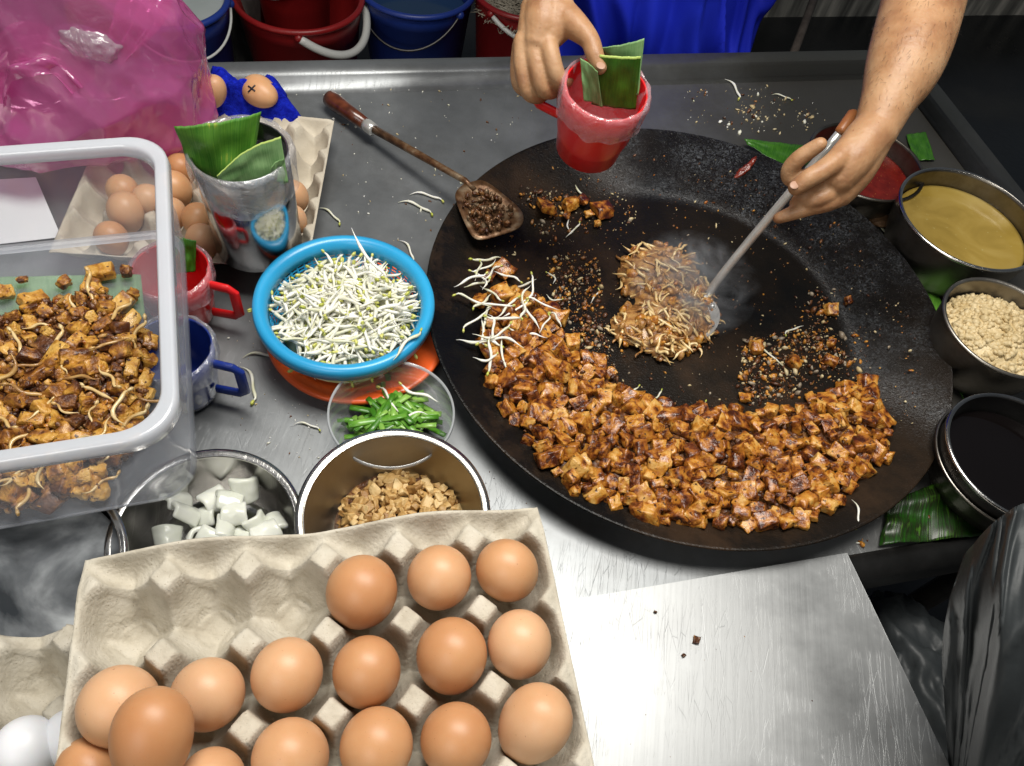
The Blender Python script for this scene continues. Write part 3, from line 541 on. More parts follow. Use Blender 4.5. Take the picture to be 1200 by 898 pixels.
path = smoothpath([s0, at(838, 333, .028), top], 8); vs, fs = tube(path, [.0038+.0016*min(1, i/5) for i in range(len(path))], 16); mb = MB(); mb.add(vs, fs); mb.build('shaft', M['shaft'], sp)
e0 = top; e1 = pd(1002, 132, .84); vs, fs = tube([e0, e0.lerp(e1, .1), e0.lerp(e1, .9), e1], [.0055, .0068, .0072, .005], 16); mb = MB(); mb.add(vs, fs); mb.build('grip', mat('orange_wood', cols=[(.25, .08, .02), (.4, .15, .05)], nscale=40, rough=.4), sp)
# ---------------------------------------------------------------- resting spatula
sp = empty('wok_spatula', at(480, 190, 0), 'old greasy spatula with dark red wooden handle resting on the wok rim', 'spatula')
a = at(383, 113, .018); b = at(430, 147, .024); c_ = at(545, 212, .052)
ax = (b-a).normalized()
vs, fs = tube([a, a+ax*.006, a+ax*.02, a.lerp(b, .5), b], [.006, .0115, .0125, .0105, .0085], 20); mb = MB(); mb.add(vs, fs); mb.build('handle', M['wood'], sp)
vs, fs = tube([b-ax*.003, b+ax*.002, b+ax*.014, b+ax*.016], [.0086, .0095, .0088, .006], 20); mb = MB(); mb.add(vs, fs); mb.build('ferrule', M['shaft'], sp)
vs, fs = tube([b, b.lerp(c_, .5), c_, c_.lerp(at(556, 222, .050), 1)], [.0058, .0052, .0042, .003], 14); mb = MB(); mb.add(vs, fs); mb.build('shaft', M['rust'], sp)
outl = [(543, 216), (566, 212), (590, 228), (612, 249), (609, 266), (585, 276), (560, 281), (548, 268), (536, 240), (534, 226)]
cen = (572, 246); vs = []; fs = []; nn = len(outl)
def bz(x, y, rr): return .046+.006*rr*rr - (y-212)*.00012
sm = smoothpath([o_ for o_ in outl]+[outl[0]], 4)[:-1]; nn = len(sm)
for i in range(6):
    for (x, y) in sm: q = (cen[0]+(x-cen[0])*i/5, cen[1]+(y-cen[1])*i/5); vs.append(at(q[0], q[1], bz(*q, i/5)))
for i in range(5):
    for j in range(nn): k = (j+1) % nn; fs.append((i*nn+j, i*nn+k, (i+1)*nn+k, (i+1)*nn+j))
bl = solid(obj('blade', mesh('blade', vs, fs, M['rust']), sp), .0016, 0)
mb = MB()
for k in range(130):
    x = random.gauss(572, 15); y = random.gauss(247, 13)
    if not inpoly(x, y, outl) or edist(x, y, outl) < 4: continue
    s = random.uniform(.0012, .0045); vs, fs = ico(1, 1); mb.add([v*(1+random.uniform(-.3, .3)) for v in vs], fs, random.choice([0, 1]), Matrix.Translation(at(x, y, .050))@rrot(3)@Matrix.Diagonal((s*1.6, s, s*.5, 1)))
o = mb.build('food_residue', [M['scrap'], M['rust']], sp)
# ---------------------------------------------------------------- bowls
def bowl(name, px, py, rpx, zr, label, cat='bowl', z0=.001, mo='bowl', mi='bowlin', foot=.55, lip=.006, belly=.12, rounds=1, wall=.0012):
    c = at(px, py, zr); R = rpx*dep(c)/F; h = zr-z0
    prof = []
    for k in range(15):
        t = k/14; r = R*(foot+(1-foot)*(1-(1-t)**2.2)**.6) if False else R*(foot+(1-foot)*math.sin(t*math.pi/2)**.75)
        prof.append((r, z0+h*t))
    base = [(1e-4, z0+.0005), (R*foot*.9, z0+.0005)]
    outer = base+prof[1:]
    lipo = [(R+lip*.5, zr+.001), (R+lip, zr-.0005), (R+lip*1.05, zr-.003)]
    e = empty(name, (c.x, c.y, z0), label, cat)
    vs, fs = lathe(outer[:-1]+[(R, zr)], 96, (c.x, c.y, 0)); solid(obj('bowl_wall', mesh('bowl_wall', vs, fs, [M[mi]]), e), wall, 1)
    vs, fs = lathe([(R-.0006, zr-.0006)]+lipo+[(R+lip*.5, zr-.0035)], 96, (c.x, c.y, 0)); obj('rolled_rim', mesh('rolled_rim', vs, fs, M[mo]), e)
    def rad(z):
        t = max(0.02, min(1, (z-z0)/h)); return R*(foot+(1-foot)*math.sin(t*math.pi/2)**.75)
    return e, c, R, rad
def liquid(name, c, z, rad, mt, label, cat, bumpy=0):
    r = rad(z)-.002; vs, fs = lathe([(1e-4, z), (r*.5, z), (r*.96, z), (r, z+.0006), (r, z-.004), (1e-4, z-.004)], 96)
    o = obj(name, mesh(name, vs, fs, mt), loc=(c.x, c.y, 0)); return tag(o, label, cat)
# preserved radish bowl
e, c, R, rad = bowl('steel_bowl', 462, 600, 104, .072, 'wide-rimmed steel bowl of golden fried bits behind the full egg tray', foot=.72, lip=.0075)
NG = [cube_mesh('fried_bit', a, b, c2, 40+i, M['nug'], .3) for i, (a, b, c2) in enumerate([(.011, .009, .008), (.014, .008, .007), (.008, .008, .007), (.012, .011, .008)])]
NP = [(402, 618), (398, 600), (420, 575), (455, 553), (480, 552), (505, 560), (530, 572), (540, 590), (538, 625), (520, 640), (420, 640)]
mb = MB(); vs, fs = lathe([(1e-4, .020), (.03, .019), (.055, .014), (.066, .004)], 40); mb.add(vs, fs, 0, Matrix.Translation((*at(468, 605, .01)[:2], 0)))
o = mb.build('fried_bit_base', M['scrap']); tag(centre(o), 'lower layer of golden fried bits in the steel bowl', 'fried bits', kind='stuff')
for (x, y) in poisson(NP, 6.2, 190):
    z = .005+min(.018, .004+edist(x, y, NP)*.0008)+random.uniform(.0, .006)
    scatter_thing('fried_bit', random.choice(NG), at(x, y, z), eul(1), random.uniform(.6, 1.15), 'small golden fried bit '+(zn := 'at the far edge of the heap in the steel bowl' if y < 575 else 'on the left of the heap in the steel bowl' if x < 462 else 'on the right of the heap in the steel bowl'), 'fried bit', 'golden fried bits '+zn)
# onion bowl
e, c, R, rad = bowl('steel_bowl', 241, 624, 102, .066, 'wide steel bowl of white onion chunks partly under the clear tub', foot=.72, lip=.0075, mi='bowl')
ONI = []
for i in range(5):
    rs = random.Random(i+5); sx, sy = rs.uniform(.020, .028), rs.uniform(.018, .026); vs = []; fs = []; n = 8
    for a in range(n+1):
        for b in range(n+1):
            u, v = a/n-.5, b/n-.5; vs.append((u*sx*(1+.25*v), v*sy*(1-.2*u), .010*math.cos(u*2.6)*math.cos(v*.8)+.0015*mn.noise(Vector((u*3, v*3, i)))))
    for a in range(n):
        for b in range(n): q = a*(n+1)+b; fs.append((q, q+n+1, q+n+2, q+1))
    o = obj('tmp', mesh('onion_chunk', vs, fs, M['onion'])); solid(o, .0055, -1); sub(o, 1); joinevaluated(o); ONI.append(o.data); bpy.data.objects.remove(o)
ol = [(287, 573, 'tilted white onion piece standing on edge at the right of the onion bowl'), (250, 588, 0), (275, 603, 0), (240, 607, 0), (300, 615, 0), (262, 622, 0), (232, 630, 0), (197, 632, 0), (215, 604, 0), (285, 632, 0), (312, 626, 0), (248, 634, 0), (322, 618, 0), (205, 590, 0), (268, 590, 0)]
for k, (x, y, lb) in enumerate(ol):
    scatter_thing('onion_chunk', ONI[k % 5], at(x, y, .022+.006*(k % 3)+(.012 if k == 0 else 0)), eul(.5) if k else (.9, .2, .6), random.uniform(.95, 1.25), lb or 'white onion chunk '+(zn := ['at the left side', 'at the near side', 'at the right side', 'in the middle'][0 if x < 225 else 1 if y > 620 else 2 if x > 285 else 3]+' of the steel onion bowl'), 'onion', None if lb else 'white onion chunks '+zn)
# chive bowl (clear)
c = at(459, 483, .050); R = 74*dep(c)/F; e = empty('clear_bowl', (c.x, c.y, .001), 'clear plastic bowl of chopped green chives below the blue basket', 'bowl')
vs, fs = lathe([(1e-4, .002), (R*.62, .002), (R*.70, .005), (R*.80, .022), (R*.93, .044), (R*.97, .0495)], 90, (c.x, c.y, 0)); obj('bowl_wall', mesh('bowl_wall', vs, fs, M['clearbowl']), e)
vs, fs = lathe([(R*.965, .0495), (R*.985, .0515), (R, .0505), (R*1.005, .047), (R*.975, .0465)], 90, (c.x, c.y, 0)); obj('bowl_rim', mesh('bowl_rim', vs, fs, M['clearrim']), e)
CH = []
for i in range(5):
    L_ = .034+.005*i; w_ = .0060+.0007*(i % 3); rs = random.Random(i); cv = rs.uniform(-.003, .003)
    vs, fs = tube([(-L_/2, 0, 0), (-L_/4, cv*.6, 0), (0, cv, 0), (L_/4, cv*.6, 0), (L_/2, 0, 0)], w_/2, 8, flat=.4, up=(0, 0, 1)); CH.append(mesh('chive_piece', vs, fs, M['chive']))
CP = [(412, 508), (420, 488), (436, 468), (456, 458), (480, 462), (497, 480), (502, 502), (480, 514), (440, 516)]
for (x, y) in poisson(CP, 5.6, 75):
    z = .008+min(.020, edist(x, y, CP)*.0012)+random.uniform(0, .004)
    scatter_thing('chive_piece', random.choice(CH), at(x, y, z), (random.gauss(0, .15), random.gauss(0, .2), random.choice([.3, 2.4, 1.2, 2.9])+random.gauss(0, .35)), random.uniform(.85, 1.15), 'cut green chive length in the clear plastic bowl', 'chive', 'chopped chives in the clear bowl')
for (x, y, rz) in [(457, 470, 1.0), (492, 462, .2), (480, 487, 2.2)]:
    scatter_thing('bean_sprout', SPR[x % 14], at(x, y, .030), (0, .1, rz), .95, 'white bean sprout lying on top of the green chives', 'bean sprout', 'bean sprouts on the chives')
# orange dish under the basket
c = at(420, 385, .02); R = 103*dep(c)/F; vs, fs = lathe([(1e-4, .003), (R*.6, .003), (R*.72, .008), (R*.95, .020), (R, .0215), (R*1.01, .019)], 90); o = solid(obj('orange_dish', mesh('orange_dish', vs, fs, M['orange']), loc=(c.x, c.y, 0)), .0018, -1); tag(o, 'shallow orange plastic dish under the blue sprout basket', 'dish')
# ---------------------------------------------------------------- blue basket
BZ = .068; c = at(404, 352, BZ); R = 103.5*dep(c)/F; BC = c
e = empty('plastic_basket', (c.x, c.y, .012), 'round sky blue plastic basket heaped with white bean sprouts', 'basket')
vs, fs = lathe([(R*.86, BZ-.014), (R*.875, BZ-.006), (R*.90, BZ-.001), (R*.95, BZ+.0015), (R*.99, BZ), (R, BZ-.004), (R*.995, BZ-.013)], 120, (c.x, c.y, 0)); solid(obj('rim', mesh('rim', vs, fs, M['bluep']), e), .0016, -1)
vs = []; fs = []; nr, na = 36, 216
for i in range(nr+1):
    t = i/nr; r = R*(.875-.30*(1-t)**1.7) if t > .12 else R*.60*(t/.12)
    r = R*(.62+.25*math.sin(t*math.pi/2)); z = .014+(BZ-.022)*t
    for j in range(na): a = 2*math.pi*j/na; vs.append((c.x+r*math.cos(a), c.y+r*math.sin(a), z))
for i in range(nr):
    for j in range(na):
        if i % 3 != 0 and i < nr-1 and j % 4 != 0: continue
        k = (j+1) % na; fs.append((i*na+j, i*na+k, (i+1)*na+k, (i+1)*na+j))
solid(obj('perforated_wall', mesh('perforated_wall', vs, fs, M['bluep'], smooth=False), e), .0012, 0)
vs, fs = lathe([(1e-4, .014), (R*.62, .014)], 90, (c.x, c.y, 0)); solid(obj('basket_floor', mesh('basket_floor', vs, fs, M['bluep']), e), .0012, 0)
SPO = [(325, 365), (330, 330), (350, 302), (385, 292), (430, 285), (465, 300), (488, 325), (494, 355), (485, 385), (455, 405), (410, 415), (365, 410), (338, 392)]
mb = MB(); vs, fs = lathe([(1e-4, .058), (R*.4, .055), (R*.68, .040), (R*.80, .020)], 60); mb.add(vs, fs, 0, Matrix.Translation((c.x, c.y, 0)))
for k in range(420):
    a = random.uniform(0, 6.28); r = R*.60*math.sqrt(random.random()); z = .056-.030*(r/R)**2/(.6)+random.uniform(-.006, .004)
    o = sprout_geo(k % 12+60, L=random.uniform(.03, .045), r=.0015); mb.add(o.v, o.f, [q+0 for q in o.m], Matrix.Translation((c.x+r*math.cos(a), c.y+r*math.sin(a), z))@rotm(random.gauss(0, .25), random.gauss(0, .25), random.uniform(0, 6.28)))
M['spin'] = mat('sprout_heap_inside', cols=[(.42, .44, .16), (.62, .62, .42)], nscale=70, rough=.5)
mb.m = [2 if i < 180 else m_ for i, m_ in enumerate(mb.m)]
o = mb.build('bean_sprout_heap', [M['spr'], M['sprh'], M['spin']]); tag(centre(o), 'tangled lower layer of white bean sprouts filling the blue basket', 'bean sprouts', kind='stuff')
for k in range(290):
    a = random.uniform(0, 6.28); r = R*.70*math.sqrt(random.random()); z = .064-.020*(r/R)**2/.5+random.uniform(-.001, .007)
    scatter_thing('bean_sprout', random.choice(SPR), (c.x+r*math.cos(a), c.y+r*math.sin(a), z), (random.gauss(0, .22), random.gauss(0, .28), random.uniform(0, 6.28)), random.uniform(.95, 1.35), 'white bean sprout '+(zn := 'in the middle of the blue basket' if r < R*.35 else 'at the far side of the blue basket' if math.sin(a) > .6 else 'at the near side of the blue basket' if math.sin(a) < -.6 else 'at the right side of the blue basket' if math.cos(a) > 0 else 'at the left side of the blue basket'), 'bean sprout', 'bean sprouts '+zn)
scatter_thing('bean_sprout', SPR[3], at(429, 300, .088), (0, -.9, 1.1), 1.3, 'bean sprout sticking up at the back of the blue basket', 'bean sprout', None)
scatter_thing('bean_sprout', SPR[5], at(474, 402, .075), (0, .2, -.5), 1.0, 'bean sprout hanging over the near right rim of the blue basket', 'bean sprout', None)
# ---------------------------------------------------------------- sauce bowls on the right
e, c, R, rad = bowl('sauce_bowl', 1016, 188, 66, .062, 'dark bowl of red chilli sauce behind the cook\'s hand', foot=.7, mo='oldbowl', mi='oldbowl', lip=.004)
liquid('chilli_sauce', c, .036, rad, M['chilli'], 'red chilli sauce filling the bowl behind the hand', 'sauce')
e, c, R, rad = bowl('soup_bowl', 1138, 254, 82, .085, 'deep steel bowl of yellow soup, farthest of the steel bowls on the right', foot=.78, mo='bowl', mi='oldbowl', lip=.004)
liquid('yellow_soup', c, .058, rad, M['soup'], 'cloudy yellow soup in the deep steel bowl', 'soup')
e, c, R, rad = bowl('garlic_bowl', 1180, 382, 72, .080, 'steel bowl heaped with pale minced garlic, between soup and black sauce', foot=.72, mo='oldbowl', mi='oldbowl', lip=.004)
mb = MB(); vs, fs = lathe([(1e-4, .082), (R*.35, .080), (R*.65, .070), (R*.92, .056)], 60); mb.add(vs, fs, 0, Matrix.Translation((c.x, c.y, 0)))
for k in range(900):
    a = random.uniform(0, 6.28); q = math.sqrt(random.random()); r = R*.90*q; z = .082-.026*q*q+random.uniform(-.002, .002); s = random.uniform(.002, .0058); vs, fs = ico(1, 1)
    mb.add([v*(1+random.uniform(-.45, .45)) for v in vs], fs, 0, Matrix.Translation((c.x+r*math.cos(a), c.y+r*math.sin(a), z))@rrot(3)@Matrix.Diagonal((s, s, s*.8, 1)))
o = mb.build('minced_garlic', M['garlic']); tag(centre(o), 'pale beige minced garlic heaped in a steel bowl at the right', 'minced garlic', kind='stuff')
e, c, R, rad = bowl('sauce_bowl', 1196, 534, 84, .072, 'steel bowl of black soy sauce at the right edge, nearest of its row', foot=.75, mo='bowl', mi='darksteel', lip=.004)
liquid('soy_sauce', c, .045, rad, M['soy'], 'glossy black soy sauce in the nearest right-hand bowl', 'sauce')
c2 = at(1196, 560, .05); vs, fs = lathe([(R*.8, .003), (R*.97, .03), (R*1.03, .052), (R*1.045, .053), (R*1.05, .050)], 90); 
o = solid(obj('steel_dish', mesh('steel_dish', vs, fs, M['oldbowl']), loc=(c.x, c.y, 0)), .001, -1); tag(o, 'outer steel dish nesting under the black soy sauce bowl', 'dish')
# ---------------------------------------------------------------- big pot bottom left
e, c, R, rad = bowl('steel_pot', 20, 668, 112, .085, 'steel basin of cloudy water at the left edge below the clear tub', cat='basin', foot=.75, mo='bowl', mi='bowl', lip=.006)
liquid('cloudy_water', c, .066, rad, M['cloudy'], 'cloudy greyish water with pale swirls in the left basin', 'water')
# ---------------------------------------------------------------- egg tray
PT = .0477
def tray_z(u, v, D=.043):
    du = abs(u-round(u)); dv = abs(v-round(v)) if 0 <= v <= 5 else 0; out = 0
    if v < 0: out = -v
    if v > 5: out = v-5
    m_ = du+dv
    x = (m_-.20)/.60; x = max(0, min(1, x)); x = (x**.52) if x > .0 else 0
    h = -D*x
    cell = 1-math.hypot(abs(du-.5), abs(dv-.5))/.42
    if cell > 0: h = min(h, -D*.92-.0+(.0)) if cell > .35 else h
    if out > 0:
        m2 = du+out*.9; x2 = max(0, min(1, (m2-.20)/.60)); x2 = x2**.52 if x2 > 0 else 0
        t = min(1, out/.40); t = t**2.2; h = -D*.62*x2*(1-t)+(-.001)*t
    e = min(u+1.0, 5.0-u)
    if e < .12: h = h*max(0, e/.12)**.6+(-.003)*(1-max(0, e/.12)**.6)
    return h
def tray(name, pos, rz, label, matn, group=None, u0=-1.06, u1=5.06, v0=-.42, v1=5.42, n=32, tilt=None, curve=None, parent=None):
    nu = int((u1-u0)*n); nv = int((v1-v0)*n); vs = []; fs = []
    for j in range(nv+1):
        for i in range(nu+1):
            u = u0+(u1-u0)*i/nu; v = v0+(v1-v0)*j/nv
            z = tray_z(u, v)+.0007*mn.noise(Vector((u*3, v*3, 1)))
            if curve: z += curve(u, v)
            vs.append((u*PT, -v*PT, z))
    for j in range(nv):
        for i in range(nu): a = j*(nu+1)+i; fs.append((a, a+nu+1, a+nu+2, a+1))
    me = mesh(name, vs, fs, M[matn]); o = obj(name, me, loc=pos, rot=rotm(*(tilt or (0, 0)), rz).to_euler()); solid(o, .0013, 0); tag(o, label, 'egg tray', group); return o
TP = at(194, 675, .260); TQ = at(552, 631, .260); TA = math.atan2(TQ.y-TP.y, TQ.x-TP.x); PT = (TQ-TP).length/4
def wave(u, v):  # the far rim rises and dips between the posts
    w_ = 0
    if v < -.0: w_ = .006*math.sin((u)*2.1+.8)*min(1, -v/.4)
    return w_
t = tray('egg_tray', TP, TA, 'large beige pulp egg tray holding brown eggs, its far left cells empty, nearest the camera', 'pulp', curve=wave)
for k in range(1, 5):
    tray('egg_tray', TP+Vector((0, 0, -.048*k)), TA, 'beige pulp egg tray in the stack under the full front tray', 'pulp', group='trays stacked under the front egg tray', n=8)
# egg template
def egg_mesh(name, mt, L=.056, Wd=.0435):
    vs = []; fs = []; nr, na = 28, 40
    for i in range(nr+1):
        th = math.pi*i/nr; z = math.cos(th); r = math.sin(th)*(1-.13*z)
        for j in range(na): a = 2*math.pi*j/na; vs.append((r*Wd/2*math.cos(a), r*Wd/2*math.sin(a), z*L/2))
    for i in range(nr):
        for j in range(na): k = (j+1) % na; fs.append((i*na+j, (i+1)*na+j, (i+1)*na+k, i*na+k))
    bm = bmesh.new(); me = mesh(name, vs, fs, mt); bm.from_mesh(me); bmesh.ops.remove_doubles(bm, verts=bm.verts[:], dist=1e-5); bm.to_mesh(me); bm.free(); me.polygons.foreach_set('use_smooth', [True]*len(me.polygons)); return me
EG = egg_mesh('egg', M['egg']); EW = egg_mesh('egg', M['eggw'])
def egg(px, py, wpx, zc, label, me=EG, tilt=None, group=None, name='egg', k=1.0):
    c = at(px, py, zc); s = wpx*dep(c)/F/.0435*k*.975
    if tilt is None: tilt = (random.uniform(-.25, .25)+math.pi, random.uniform(-.25, .25), random.uniform(0, 6))
    o = scatter_thing(name, me, c, tilt, s, label, 'egg', group); o.scale = (s*random.uniform(.975, 1.025), s*random.uniform(.975, 1.025), s*random.uniform(.94, 1.05)); return o
ZE = .256
FE = [(423, 696, 82, 'pale orange-brown egg, leftmost of the three in the farthest row of the front tray'), (514, 678, 76, 'brown egg in the middle of the three in the farthest row of the front tray'), (595, 670, 73, 'brown egg in the far right corner of the front tray, beside the steel sheet'),
      (245, 815, 84, 'orange-brown egg in the front tray touching the big top egg\'s right side'), (337, 793, 83, 'brown egg in the front tray\'s second row, just below the empty cells'), (430, 790, 80, 'orange-brown egg with a small white scratch on its lower left side'), (529, 771, 82, 'pale brown egg second from the right in the front tray\'s second row'), (609, 757, 77, 'brown egg with dark specks at the right end of the second row'),
      (142, 830, 92, 'pale pinkish brown egg at the front tray\'s left side behind the big egg'), (343, 888, 86, 'orange-brown egg cut by the photo\'s lower edge, left of two whole ones'), (440, 876, 86, 'brown egg in the lowest visible row, between two others and below the scratched egg'), (534, 868, 84, 'brown egg in the lowest visible row, left of the tall egg at the tray\'s edge'),
      (250, 915, 74, 'barely visible brown egg top at the lower edge, right of the big egg')]
for (x, y, w_, lb) in FE:
    q_ = egg(x, y, w_, ZE, lb)
    if 'scratch' in lb: egs = q_
o = egg(625, 850, 83, ZE+.004, 'tall pale brown egg leaning in the tray\'s right side at the lower edge', tilt=(2.7, .3, 0)); o.scale.z *= 1.08
o = egg(178, 868, 92, .292, 'largest and highest brown egg, lying on top of the others at the lower left', tilt=(2.2, .3, .4)); o.scale.z *= 1.02
egg(105, 905, 70, .25, 'sliver of a brown egg at the lower edge in the front tray\'s left corner', tilt=(1.4, 0, 1))
# lower left tray with white eggs
lt = tray('egg_tray', at(66, 832, .165)+Matrix.Rotation(TA, 3, 'Z')@Vector((0, PT, 0)), TA, 'grey-beige pulp egg tray at the lower left corner holding white eggs', 'pulp', u0=-3.06, u1=.45, v0=-.2, v1=3, n=26)
egg(33, 880, 74, .155, 'white egg at the lower left edge of the photo', EW); egg(86, 866, 64, .150, 'white egg tucked against the side of the front tray', EW)
# ---------------------------------------------------------------- back tray
PT = .0465
bt0 = at(385, 150, .045); bt1 = at(358, 294, .045); dv_ = (bt1-bt0); ang = math.atan2(dv_.y, dv_.x)+math.pi/2
bt = tray('egg_tray', bt0+Matrix.Rotation(ang, 3, 'Z')@Vector((-4.95*PT, 0, 0)), ang, 'pale grey pulp egg tray under the steel can, with empty cells on its right side', 'pulp2', n=20)
BE = [(145, 226, 36, 'brown egg behind the clear tub, farthest left in the back tray'), (148, 250, 42, 'brown egg with a dark fleck behind the tub wall in the back tray'), (131, 281, 38, 'brown egg lowest behind the tub wall in the back tray'), (205, 224, 40, 'light orange egg just right of the tub\'s far corner'), (201, 252, 34, 'shaded brown egg directly beside the tub\'s rim, behind a tray post'), (234, 259, 38, 'reddish brown egg against the left side of the steel can'), (238, 285, 38, 'reddish brown egg at the foot of the steel can'), (345, 231, 34, 'brown egg showing right of the steel can, the farther of two'), (345, 258, 30, 'brown egg showing right of the steel can, the nearer of two'), (212, 200, 34, 'shaded egg under the pink bag\'s lower corner'), (175, 236, 36, 'brown egg seen through the tub\'s corner'), (268, 292, 30, 'brown egg peeping from under the steel can')]
for (x, y, w_, lb) in BE[:11]: egg(x, y, w_, .043, lb)
# blue towel with two eggs
vs = []; fs = []; nx, ny = 60, 36; tz0 = .035
cL = [at(236, 143, .03), at(360, 150, .03), at(326, 100, .03), at(240, 100, .03)]
for j in range(ny+1):
    for i in range(nx+1):
        u, v = i/nx, j/ny; p = cL[0].lerp(cL[1], u).lerp(cL[3].lerp(cL[2], u), v)
        h = .03+.020*math.sin(math.pi*min(1, max(0, v)))*1+.008*mn.noise(Vector((u*5, v*3, 0)))+.022*math.exp(-((v-.14)/.13)**2)*(.45+.55*math.sin(u*3.1))+.003*mn.noise(Vector((u*22, v*16, 4)))+.0012*mn.noise(Vector((u*90, v*60, 4)))
        h -= .040*math.exp(-(((u-.58)/.22)**2+((v-.70)/.34)**2))+.030*math.exp(-(((u-.0)/.2)**2+((v-.4)/.3)**2))
        eg = min(u, 1-u, v, 1-v); h = h*min(1, eg/.20+.08)
        p = p+Vector((.004*mn.noise(Vector((u*9, v*9, 8))), .004*mn.noise(Vector((u*9, v*9, 18))), h)); vs.append(p)
for j in range(ny):
    for i in range(nx): a = j*(nx+1)+i; fs.append((a, a+1, a+nx+2, a+nx+1))
o = solid(obj('towel', mesh('towel', vs, fs, M['towel'])), .003, -1); tag(centre(o), 'fluffy royal blue towel bunched behind the can, cradling an egg', 'towel')
eg1 = egg(247, 107, 36, .085, 'plain brown egg beside the blue towel at the pink bag\'s edge', tilt=(.5, .3, 1))
eg2 = egg(305, 108, 37, .070, 'brown egg marked with a black X resting in the blue towel', tilt=(1.57, 0, 1.1))
# black X drawn on the shell (thin strokes following the surface)
def onegg(px, py, c, s):
    d = (pd(px, py, 1)-Vector((0, 0, H))).normalized(); o_ = Vector((0, 0, H)); R_ = s*.0435/2*1.0; oc = o_-c; b_ = oc.dot(d); cc = oc.dot(oc)-R_*R_
    disc = b_*b_-cc; return o_+d*(-b_-math.sqrt(max(0, disc)))
c = eg2.location.copy(); s_ = eg2.scale.x; mb = MB()
EGV = [eg2.matrix_basis@v.co for v in EG.vertices]
def snap(px, py, eg=None):
    eg = eg or eg2
    best = None; o_ = Vector((0, 0, H)); d = (pd(px, py, 1)-o_).normalized()
    inv = (Matrix.Translation(eg.location)@eg.rotation_euler.to_matrix().to_4x4()@Matrix.Diagonal((*eg.scale, 1))).inverted()
    lo = inv@o_; ld = (inv.to_3x3()@d).normalized(); t = (lo*-1).dot(ld)-.03
    for k in range(600):
        p = lo+ld*t; z = p.z/(.028); 
        if abs(z) < 1 and math.hypot(p.x, p.y) < math.sqrt(1-z*z)*(1-.13*z)*.02175+.0002: break
        t += .0001
    return inv.inverted()@(lo+ld*t)
for a_, b_ in (((291, 101), (299, 107)), ((299, 100), (291, 108))):
    P = [snap(a_[0]+(b_[0]-a_[0])*k/6, a_[1]+(b_[1]-a_[1])*k/6) for k in range(7)]; vs, fs = tube(P, .0011, 6); mb.add(vs, fs)
M['ink2'] = M['ink']
xo = obj('ink_cross', mesh('ink_cross', [v for v in mb.v], mb.f, M['ink']))
xo.parent = eg2; xo.matrix_parent_inverse = (Matrix.Translation(eg2.location)@eg2.rotation_euler.to_matrix().to_4x4()@Matrix.Diagonal((*eg2.scale, 1))).inverted()
def onshell(name, eg, segs, r, mt):
    m_ = MB()
    for a_, b_ in segs:
        P = [snap(a_[0]+(b_[0]-a_[0])*k/6, a_[1]+(b_[1]-a_[1])*k/6, eg) for k in range(7)]; vs, fs = tube(P, [r*(.3+.7*math.sin(math.pi*(k+.5)/7)) for k in range(7)], 6); m_.add(vs, fs)
    o = obj(name, mesh(name, m_.v, m_.f, mt)); o.parent = eg; o.matrix_parent_inverse = (Matrix.Translation(eg.location)@eg.rotation_euler.to_matrix().to_4x4()@Matrix.Diagonal((*eg.scale, 1))).inverted(); return o
onshell('scratch', egs, [((401, 806), (414, 803)), ((404, 809), (409, 808))], .00035, mat('chalky_shell', (.62, .55, .5), .8))
# ---------------------------------------------------------------- leaves
def leaf(name, corners, bend, mt, label, cat='banana leaf', n=24, group=None, edge=None, ripple=.0012, curl=0, thick=.0006):
    """corners: four world points (bottom-left, bottom-right, top-right, top-left)"""
    A, B, C_, D_ = corners; nrm = (B-A).cross(D_-A).normalized(); vs = []; fs = []; uv = []
    if nrm.dot(Vector((0, 0, H))-A) < 0: nrm = -nrm
    for j in range(n+1):
        for i in range(n+1):
            u, v = i/n, j/n; p = A.lerp(B, u).lerp(D_.lerp(C_, u), v)
            p = p+nrm*(bend*math.sin(math.pi*u)+curl*v*v+ripple*mn.noise(Vector((u*4, v*3, hash(name) % 7)))*2+ripple*.3*math.sin(u*60)); vs.append(p); uv.append((u, v))
    for j in range(n):
        for i in range(n): a = j*(n+1)+i; fs.append((a, a+1, a+n+2, a+n+1))
    mats = [M[mt]]
    mi = [0]*len(fs)
    if edge:
        mats.append(M['leafe'])
        for j in range(n):
            for i in range(n):
                if (edge == 'top' and j == n-1) or (edge == 'left' and i == 0) or (edge == 'bottom' and j == 0): mi[j*n+i] = 1
    o = solid(obj(name, mesh(name, vs, fs, mats, mi, uv=uv)), thick, 0)
    return tag(centre(o), label, cat, group)
# ---------------------------------------------------------------- steel can with leaves
cb = at(304, 284, .045); CH_ = .135; CR = .049; ccx = Vector((cb.x, cb.y, 0))
e = empty('steel_can', (cb.x, cb.y, .045), 'shiny steel can standing on the back egg tray, holding banana leaves', 'can')
vs, fs = lathe([(1e-4, .045), (CR-.002, .045), (CR, .047), (CR, .045+CH_), (CR-.0012, .045+CH_+.0008), (CR-.0018, .045+CH_), (CR-.0018, .05)], 96, (cb.x, cb.y, 0)); obj('can_wall', mesh('can_wall', vs, fs, M['can']), e)
vs, fs = lathe([(CR*.9, .11), (CR*.96, .15), (CR*1.02, .045+CH_+.004), (CR*1.08, .045+CH_+.004), (CR*1.12, .045+CH_-.004), (CR*1.14, .045+CH_-.018), (CR*1.10, .045+CH_-.035), (CR*1.12, .045+CH_-.042)], 120, (cb.x, cb.y, 0), wob=lambda a, k: .0022*mn.noise(Vector((math.cos(a)*3, math.sin(a)*3, k*.7)))+.0010*math.sin(a*9+k) if k > 2 else 0)
vs = [Vector(v)+Vector((0, 0, .004*math.sin(math.atan2(v[1]-cb.y, v[0]-cb.x)*2+.5)*(1 if i >= 6*120 else .3))) for i, v in enumerate(vs)]
